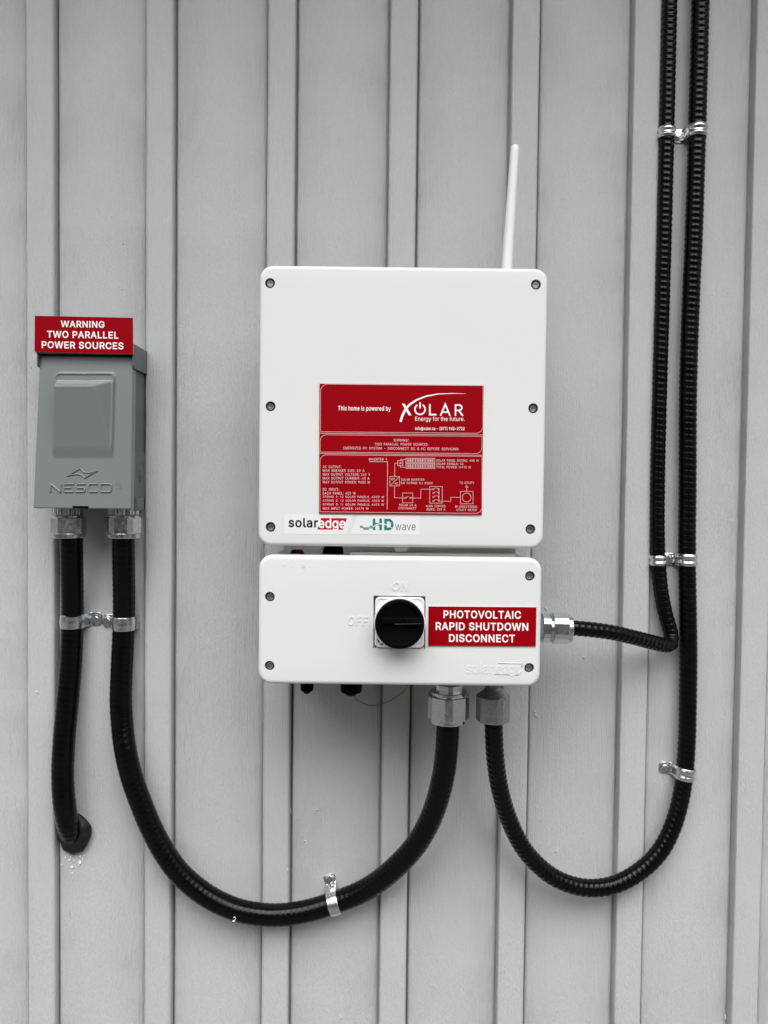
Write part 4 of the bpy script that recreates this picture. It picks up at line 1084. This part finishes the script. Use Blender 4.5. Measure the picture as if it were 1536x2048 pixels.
    pl([(134, 951.8), (161, 936.8), (166, 942.5), (172, 945.4), (180, 945.2), (195, 941.4), (169.5, 955.8), (163.5, 950), (156, 948.2), (147, 948.8), (134, 951.8)], wpx=2.4, hgt=.0016)
    em.build('embossed_logo', MT['enamel'], cov, sharp=60)
    sl_ = MB()
    c = P(161.5, 1014.5, plane) + nrm * .0006
    sl_.box(c, 31 * scale_at(-.08), .0018, 4.8 * scale_at(-.08), 0)
    sl_.build('latch_slot', MT['matte_black'], root)
    return root, plane, nrm
enc, enc_plane, enc_n = build_enclosure()

def build_warning():
    Yp = -.0775
    r = plate('warning_sign', [(69.5, 631.5), (265.3, 635.5), (266.0, 708.0), (69.0, 703.5)], Yp, .0024,
              'red sign with three lines of bold white capitals on top of the grey box hood')
    t = MB()
    put_text(t, 'WARNING', 121.5, 209, 641.0, 654.5, Yp, FRONT, .00012, bold=.019, slope=.016)
    put_text(t, 'TWO PARALLEL', 94, 237, 661.2, 675.4, Yp, FRONT, .00012, bold=.019, slope=.016)
    put_text(t, 'POWER SOURCES', 83.5, 247, 682.2, 696.4, Yp, FRONT, .00012, bold=.019, slope=.016)
    t.build('lettering', MT['ink_white'], r)
build_warning()

# ------------------------------------------------------------------ conduits
R100, R075, R050 = .0163, .0128, .0108
YC_BOX = -.108          # depth of the fittings under the white switch box
YC_ENC = -.045          # depth of the fittings under the grey box
YC_SIDE = -.100

def conduit(name, path, radius, amp, label, seg=32):
    pts = [P(x, y, Y) if not isinstance(x, Vector) else x for x, y, Y in path]
    mb = MB()
    tube(mb, pts, radius, amp, .0089, n=seg, per=8, rnd=.00012)
    o = mb.build(name, MT['pvc'], None, sharp=None, fix=False)
    o.data.polygons.foreach_set('use_smooth', [True] * len(o.data.polygons))
    tag(o, label, 'conduit', 'black flexible conduits')
    return o

conduit('flexible_conduit', [(143, 1045, YC_ENC), (143, 1075, YC_ENC), (143.6, 1130, -.040), (144.7, 1190, -.028), (145, 1242, -.0192), (142.4, 1318, -.0195), (136, 1396, -.0225), (128.8, 1474, -.0275), (125.4, 1552, -.031),
         (128.7, 1604, -.033), (135.5, 1645, -.022), (143, 1668, -.006), (147, 1674, .012)], R100, .00014,
        'black flexible conduit running from the grey box down into the sealed wall hole')
conduit('flexible_conduit', [(246.5, 1045, YC_ENC), (246.5, 1075, YC_ENC), (247.3, 1130, -.040), (248.1, 1190, -.028), (247.7, 1246, -.0192), (244.5, 1318, -.0205), (241.7, 1396, -.025), (244.3, 1448, -.029), (250.8, 1500, -.036), (263, 1552, -.036),
         (281, 1604, -.036), (304, 1659, -.035), (331, 1708, -.034), (361, 1748, -.033), (408, 1787.5, -.032), (456, 1813, -.032), (504, 1826.5, -.031), (556, 1830, -.0285), (612, 1822.5, -.0262),
         (672, 1804, -.0238), (726, 1782, -.029), (776, 1748, -.044), (830.8, 1691, -.062), (865, 1628, -.080), (887.5, 1547, -.098), (895.3, 1470, YC_BOX), (896, 1425, YC_BOX)], R100, .00016,
        'black flexible conduit looping from the grey box up to the switch box underside')
conduit('flexible_conduit', [(987, 1418, YC_BOX), (987.3, 1449, YC_BOX), (990.5, 1514, -.096), (1000, 1579, -.080), (1020, 1644, -.064), (1053, 1705, -.050), (1107, 1754, -.040), (1168, 1775, -.034), (1227, 1770, -.030), (1284, 1739, -.027),
         (1322.5, 1699, -.0245), (1347, 1649, -.021), (1363, 1590, -.017), (1369.5, 1543, -.0155), (1373.5, 1490, -.0155), (1376, 1392, -.016), (1377, 1302, -.016), (1375.8, 1225, -.0155), (1374, 1120, -.0150), (1375, 970, -.015),
         (1376.5, 765, -.015), (1383.5, 560, -.015), (1386.5, 498, -.015), (1394.5, 252, -.0150), (1401, 0, -.0155), (1408, -300, -.016), (1412, -520, -.016)], R075, .00034,
        'thick black ribbed conduit looping from the switch box up the right of the wall')
conduit('flexible_conduit', [(1128, 1255.3, YC_SIDE), (1147, 1256, YC_SIDE), (1186, 1259.5, -.0955), (1230, 1266, -.086), (1270, 1275.5, -.071), (1303, 1284, -.054), (1326, 1289.5, -.039), (1340, 1288, -.0270), (1342.5, 1275, -.0205),
         (1338.5, 1255, -.0175), (1331, 1228, -.0155), (1322.5, 1185, -.0140), (1317, 1130, -.0130), (1315, 1080, -.0128), (1315, 970, -.0128), (1319.7, 765, -.0128), (1326, 560, -.0128), (1333.5, 265, -.0128), (1339.5, 0, -.013), (1347, -300, -.013), (1352, -520, -.013)], R050, .00036,
        'thinner black ribbed conduit bending from the right side of the switch box up the wall', 28)

# ------------------------------------------------------------------ conduit fittings
def fitting(c, axis, Y, label, spec, m_body, m_nut, phase=.15):
    """spec in photo pixels along the axis: body, neck, nut and end ring"""
    s = scale_at(Y)
    root = thing('conduit_fitting', c, label, 'conduit fitting', 'metal conduit fittings')
    for name, kind, t0, t1, r, extra in spec:
        mb = MB(); t0 *= s; t1 *= s; r *= s
        if kind == 'hex': hexa(mb, c, axis, t0, t1, r, .0012, 0, phase + extra, soft=.34)
        elif kind == 'thread':
            n = max(2, int((t1 - t0) / .0016)); pr = [(t0, r * .93)]
            for i in range(n):
                a = t0 + (t1 - t0) * i / n; b = (t1 - t0) / n
                pr += [(a + b * .15, r * .93), (a + b * .5, r), (a + b * .85, r * .93)]
            lathe(mb, c, axis, pr + [(t1, r * .93)], 40)
        elif kind == 'ring':
            lathe(mb, c, axis, [(t0, r * .96), (t0 + .0006, r), (t1 - .0012, r), (t1 - .0003, r * .975), (t1, r * .94), (t1, r * .70)], 48)
        elif kind == 'cone':
            lathe(mb, c, axis, [(t0, r * extra), (t0 + (t1 - t0) * .35, r * (extra + .1)), (t1, r)], 48)
        elif kind == 'knurl':
            a, u, w = frame(axis)
            rings = []
            for t, k in ((t0, .93), (t0 + .0012, 1.0), (t1 - .0012, 1.0), (t1, .94)):
                rings.append([Vector(c) + a * t + (u * math.cos(2 * math.pi * i / 56) + w * math.sin(2 * math.pi * i / 56)) * r * k * (1.0 if i % 2 else .965) for i in range(56)])
            mb.loft(rings, True, True, True)
        mb.build(name, m_nut if name in ('gland_nut', 'end_ring') else m_body, root, sharp=25)
    return root

DN = Vector((0, 0, -1))
fitting(P(137, 1010, YC_ENC), DN, YC_ENC, 'silver conduit fitting under the left side of the grey box',
        [('threaded_body', 'knurl', 4, 20, 28.5, 0), ('sealing_ring', 'ring', 20, 27, 30, 0), ('gland_nut', 'hex', 24, 57, 37.0, .42), ('end_ring', 'ring', 57, 65.5, 32, 0)], MT['nickel'], MT['nickel'])
fitting(P(246.5, 1010, YC_ENC), DN, YC_ENC, 'silver conduit fitting under the right side of the grey box',
        [('threaded_body', 'knurl', 4, 20, 30, 0), ('sealing_ring', 'ring', 20, 27, 31.5, 0), ('gland_nut', 'hex', 24, 57, 38.5, .72), ('end_ring', 'ring', 57, 66, 33.5, 0)], MT['nickel'], MT['nickel'])
fitting(P(897, 1366, YC_BOX), DN, YC_BOX, 'polished hexagonal conduit fitting on the looping cable under the switch box',
        [('threaded_body', 'hex', 0, 20, 30, .3), ('sealing_ring', 'ring', 15, 27, 37, 0), ('gland_nut', 'hex', 22, 69, 47, .42), ('end_ring', 'ring', 67, 78.5, 37.5, 0)], MT['nickel'], MT['nickel'])
fitting(P(986.8, 1366, YC_BOX), DN, YC_BOX, 'dull grey conduit fitting with a cone neck under the switch box',
        [('threaded_body', 'thread', 0, 12, 15, 0), ('cone_neck', 'cone', 8, 26, 33.5, .48), ('gland_nut', 'hex', 24, 76, 37.0, .1)], MT['cast'], MT['cast'])
fitting(P(1080, 1255.6, YC_SIDE), Vector((1, 0, -.012)), YC_SIDE, 'bright silver conduit fitting on the right side of the switch box',
        [('hex_body', 'hex', 2, 19, 32.0, .26), ('sealing_ring', 'ring', 18, 27, 24.5, 0), ('gland_nut', 'hex', 23, 54, 34.0, .26), ('end_ring', 'ring', 53, 62, 28.5, 0)], MT['zinc'], MT['zinc'])

# ------------------------------------------------------------------ straps
def hex_screw(mb, c, n, r=.0062, tilt=None, mat=0):
    a = (Vector(n) + (tilt or Vector((0, 0, 0)))).normalized()
    lathe(mb, c, a, [(0, r * 1.28), (.0010, r * 1.28), (.0014, r * 1.12)], 28, mat)
    hexa(mb, c, a, .0012, .0046, r * .92, .0005, mat, phase=R.random(), soft=.15)
    lathe(mb, c + a * .0046, a, [(0.0002, r * .50), (.0004, r * .46), (-.0012, r * .34), (-.0014, r * .05)], 16, 1, cap0=False)  # socket coloured dark for the shade inside it

def strap(px, py, Yc, radius, tang, side, width, label, foot=.027, foot_w=.0185, screw=True, ribs=True, screw_at=.62, tilt=None, wall=0.0, foot_slope=0.0):
    """one-hole strap: tang = conduit direction in the picture plane, side = +1/-1 which side the foot lies"""
    c = P(px, py, Yc)
    a = Vector((tang[0], 0, -tang[1])).normalized()
    t = Vector((a.z, 0, -a.x)) * side
    if t.x * side < 0 and abs(t.x) > .3: t = -t
    n = FRONT
    hgt = wall - c.y                        # height of the conduit's axis over the boards
    ro = radius + .0009
    root = thing('conduit_strap', Vector((c.x, wall, c.z)), label, 'strap', 'metal conduit straps')
    path = [(-ro * .985, .0006, 0), (-ro, hgt * .5, 0)]
    for i in range(25):
        ang = math.pi - math.pi * i / 24
        path.append((ro * math.cos(ang), hgt + ro * math.sin(ang), 0))
    path += [(ro, hgt * .62, 0), (ro + .0006, hgt * .30 + .001, 0), (ro + .0022, .0034, 0), (ro + .0050, .0016, 1)]
    for i in range(1, 9):
        path.append((ro + .0050 + (foot - .005) * i / 8, .0014, 1))
    M_ = 13
    mb = MB(); rows = []
    total = len(path)
    for k, (tt, nn, ft) in enumerate(path):
        if 0 < k < total - 1:
            d = Vector((path[k + 1][0] - path[k - 1][0], path[k + 1][1] - path[k - 1][1]))
        else:
            d = Vector((0, 1)) if k == 0 else Vector((1, 0))
        d.normalize(); out = Vector((-d.y, d.x))
        wd = width
        if ft:
            q = (tt - ro - .005) / (foot - .005)
            wd = width + (foot_w - width) * min(1, q * 3)
            if q > .80: wd *= 1 - .45 * (q - .80) / .20
        row = []
        for m in range(M_):
            v = m / (M_ - 1) * 2 - 1
            rib = 0.0
            if ribs and not ft:
                rib = .0013 * (math.exp(-((abs(v) - .55) / .22) ** 2)) - .0003 * math.exp(-(v / .2) ** 2)
            else:
                if not ft: rib = .0007 * math.exp(-(v / .55) ** 2)
            rib *= 1.0 if not ft else 0.0
            p2 = Vector((tt, nn)) + out * rib
            row.append(c + t * p2.x + n * (p2.y - hgt) + a * (v * wd / 2))
        rows.append(row)
    mb.loft(rows, closed=False)
    o = mb.build('band', MT['zinc'], root, sharp=60, fix=True)
    sm = o.modifiers.new('thick', 'SOLIDIFY'); sm.thickness = .0012; sm.offset = 1.0 if False else 0.0
    bv = o.modifiers.new('edge', 'BEVEL'); bv.width = .0003; bv.segments = 1; bv.limit_method = 'ANGLE'
    if screw:
        sc = MB()
        pos = c + t * (ro + .004 + (foot - .004) * screw_at) + n * (.0022 - hgt)
        hex_screw(sc, pos, n, tilt=tilt)
        sc.build('screw', [MT['screw_zinc'], MT['recess_shade']], root, sharp=25)
    return root

strap(145.0, 1241.5, -.0192, R100, (0, 1), 1, .0205, 'silver strap on the conduit leading to the sealed wall hole', foot=.0219, foot_w=.0212, ribs=False, screw_at=.46, tilt=Vector((.05, 0, -.1)))
strap(247.8, 1246, -.0192, R100, (0, 1), -1, .0205, 'silver strap on the long loop just below the grey box', foot=.0208, foot_w=.0212, ribs=False, screw_at=.60, tilt=Vector((-.1, 0, .05)))
strap(668.5, 1805.5, -.0238, R100, (.955, -.32), -1, .0160, 'silver strap with an upright tab at the bottom of the long loop', foot=.0175, foot_w=.0185, ribs=False, screw_at=.40, tilt=Vector((.0, 0, .25)))
strap(1370, 1546, -.0155, R075, (-.13, 1), -1, .0185, 'single silver strap with ribs on the thick conduit near the lower right', foot=.0215, foot_w=.0185, screw_at=.52)
strap(1333.2, 267, -.0128, R050, (-.03, 1), 1, .0155, 'narrow silver strap on the thin conduit in the upper strap pair', foot=.0190, foot_w=.0165, screw=False)
strap(1394.2, 264, -.0150, R075, (-.03, 1), -1, .0180, 'wide ribbed silver strap with screw on the thick conduit in the upper strap pair', foot=.0180, foot_w=.0180, screw_at=.55, wall=-.0013)
strap(1316.2, 1120.5, -.0130, R050, (.03, 1), 1, .0150, 'narrow silver strap on the thin conduit in the strap pair above the bend', foot=.0170, foot_w=.0165, screw=False)
strap(1374.0, 1119.5, -.0150, R075, (0, 1), -1, .0180, 'wide ribbed silver strap with screw on the thick conduit in the pair above the bend', foot=.0195, foot_w=.0185, screw_at=.56, wall=-.0013)

# ------------------------------------------------------------------ putty round the wall hole, wire, shavings
def build_putty():
    out = [(152.7, 1625.6), (162, 1629), (173.7, 1639.7), (181.5, 1650), (183.7, 1660.8), (182, 1672.5), (178, 1682), (173.7, 1691), (166.7, 1702), (155, 1706.5), (144.5, 1710), (135, 1704.7), (125.5, 1699.5), (120, 1684),
           (114.6, 1678), (115, 1668), (119, 1652), (127, 1638), (140, 1628)]
    dense = []
    n = len(out)
    for i in range(n):
        p0, p1, p2, p3 = [Vector(out[(i + k) % n]) for k in (-1, 0, 1, 2)]
        for k in range(4):
            t = k / 4
            dense.append(.5 * ((2 * p1) + (p2 - p0) * t + (2 * p0 - 5 * p1 + 4 * p2 - p3) * t * t + (3 * p1 - p0 - 3 * p2 + p3) * t ** 3))
    c = Vector((147, 1668))
    rings = []
    for sc, hh in ((1.0, -.001), (1.0, .0045), (.97, .0085), (.90, .0115), (.78, .0130), (.64, .0150), (.50, .0175), (.34, .0160)):
        rg = []
        for i, p in enumerate(dense):
            q = c + (p - c) * sc
            w = P(q.x, q.y, -hh)
            if .3 < sc < .99:
                w += Vector((0, -.0022, 0)) * noise.noise(Vector((q.x * .13, q.y * .13, 1))) + Vector((.0012, 0, .001)) * noise.noise(Vector((q.x * .2, q.y * .2, 7)))
            rg.append(w)
        rings.append(rg)
    mb = MB(); mb.loft(rings, True, False, True)
    o = mb.build('duct_seal', MT['putty'], None, sharp=70)
    tag(o, 'black putty pressed around the conduit where it enters the wall', 'sealant')
build_putty()

wire = MB()
tube(wire, [P(704, 1384, -.118), P(708, 1393, -.110), P(719, 1403, -.098), P(735, 1410, -.088), P(752, 1410.5, -.080), P(772, 1405, -.078), P(792, 1394, -.082), P(808, 1382, -.092), P(817, 1366, -.105)], .0008, n=10, step=.002)
tag(wire.build('copper_wire', MT['copper'], None, sharp=None), 'thin copper brown wire drooping below the switch box', 'wire')

def shaving(pts, Y, w, label, name='plastic_shaving', grp='white plastic shavings on the wall', cat='shaving'):
    mb = MB()
    q = [P(x, y, Y) - Vector((0, .0004 + .0012 * (i % 2), 0)) for i, (x, y) in enumerate(pts)]
    tube(mb, q, w, n=6, step=.0006)
    o = mb.build(name, MT['shaving'], None, sharp=None)
    tag(o, label, cat, grp)

for pts, Y, w, lb in (
    ([(467, 1835), (470, 1833), (471, 1837), (468, 1842), (465.5, 1840)], -.047, .0007, 'white curled shaving on the lower bend of the long loop'),
    ([(1067.5, 1421), (1072, 1425), (1069, 1428), (1073, 1431), (1074, 1435)], -.0008, .0006, 'white zigzag shaving right of the dull grey fitting'),
    ([(630, 1625), (631, 1618), (635, 1619), (634.5, 1613)], -.0008, .0005, 'white hooked shaving on the board above the upright-tab strap'),
    ([(607, 1682), (610, 1680), (613, 1683), (611, 1687)], -.0008, .0005, 'white ring-shaped shaving left of the upright-tab strap'),
    ([(574, 1742), (576, 1739), (575, 1736)], -.0115, .0006, 'white shaving on the batten left of the upright-tab strap'),
    ([(1089, 1215.5), (1092.5, 1216), (1093.5, 1220)], -.0008, .0006, 'pale curled shaving above the bright side fitting'),
    ([(1165.5, 1314), (1170, 1314.2)], -.0008, .0007, 'short white shaving below the conduit beside the side fitting'),
    ([(823.5, 1481), (825, 1486), (823.5, 1490)], -.0008, .0006, 'white shaving beside the batten left of the polished fitting'),
    ([(1110, 1703), (1113, 1701), (1113.5, 1697)], -.0008, .0007, 'white shaving inside the right hand conduit loop'),
    ([(1449, 2028), (1450.5, 2034), (1449, 2039)], -.0008, .0006, 'white shaving at the bottom of the far right board'),
    ([(582, 1616), (581, 1621), (583, 1626)], -.0008, .0005, 'small white shaving tucked beside a batten below the cable glands'),
    ([(72, 1382), (75, 1383), (75.5, 1386)], -.0115, .0005, 'grey shaving on the batten left of the conduit to the wall hole'),
    ([(680, 2029), (682, 2033), (681, 2038)], -.0008, .0005, 'white shaving at the bottom edge below the upright-tab strap'),
):
    shaving(pts, Y, w, lb)

crumb_spots = [(144.5, 1734, .0025, .0), (160.5, 1724.5, .0030, .6), (139.5, 1719, .0020, .3), (141.5, 1713.5, .0016, .9), (148.5, 1721, .0013, .2), (160.5, 1712.5, .0015, .5), (145, 1746.5, .0010, .1), (131, 1714.5, .0012, .7),
               (137, 1711.5, .0011, .4), (152, 1712.5, .0010, .8), (165.5, 1718, .0009, .3), (123.5, 1729, .0009, .5), (157.5, 1730, .0012, .2), (142.5, 1726.5, .0010, .6), (170, 1710.5, .0009, .9)]
for i, (x, y, s, a) in enumerate(crumb_spots):
    mb = MB()
    c = P(x, y, -.001)
    rings = []
    for sc, yy in ((.8, .0006), (1.0, -.0004), (.85, -.0013)):
        rings.append([c + Vector((math.cos(a + k * 2 * math.pi / 5) * s * sc * (1 + .35 * R.uniform(-1, 1)), yy, math.sin(a + k * 2 * math.pi / 5) * s * sc * (1 + .35 * R.uniform(-1, 1)))) for k in range(5)])
    mb.loft(rings, True, True, True, 0, False)
    tag(mb.build('plaster_crumb', MT['shaving'], None, sharp=20), 'white crumb stuck to the wall just under the black putty', 'crumb', 'white crumbs under the putty')
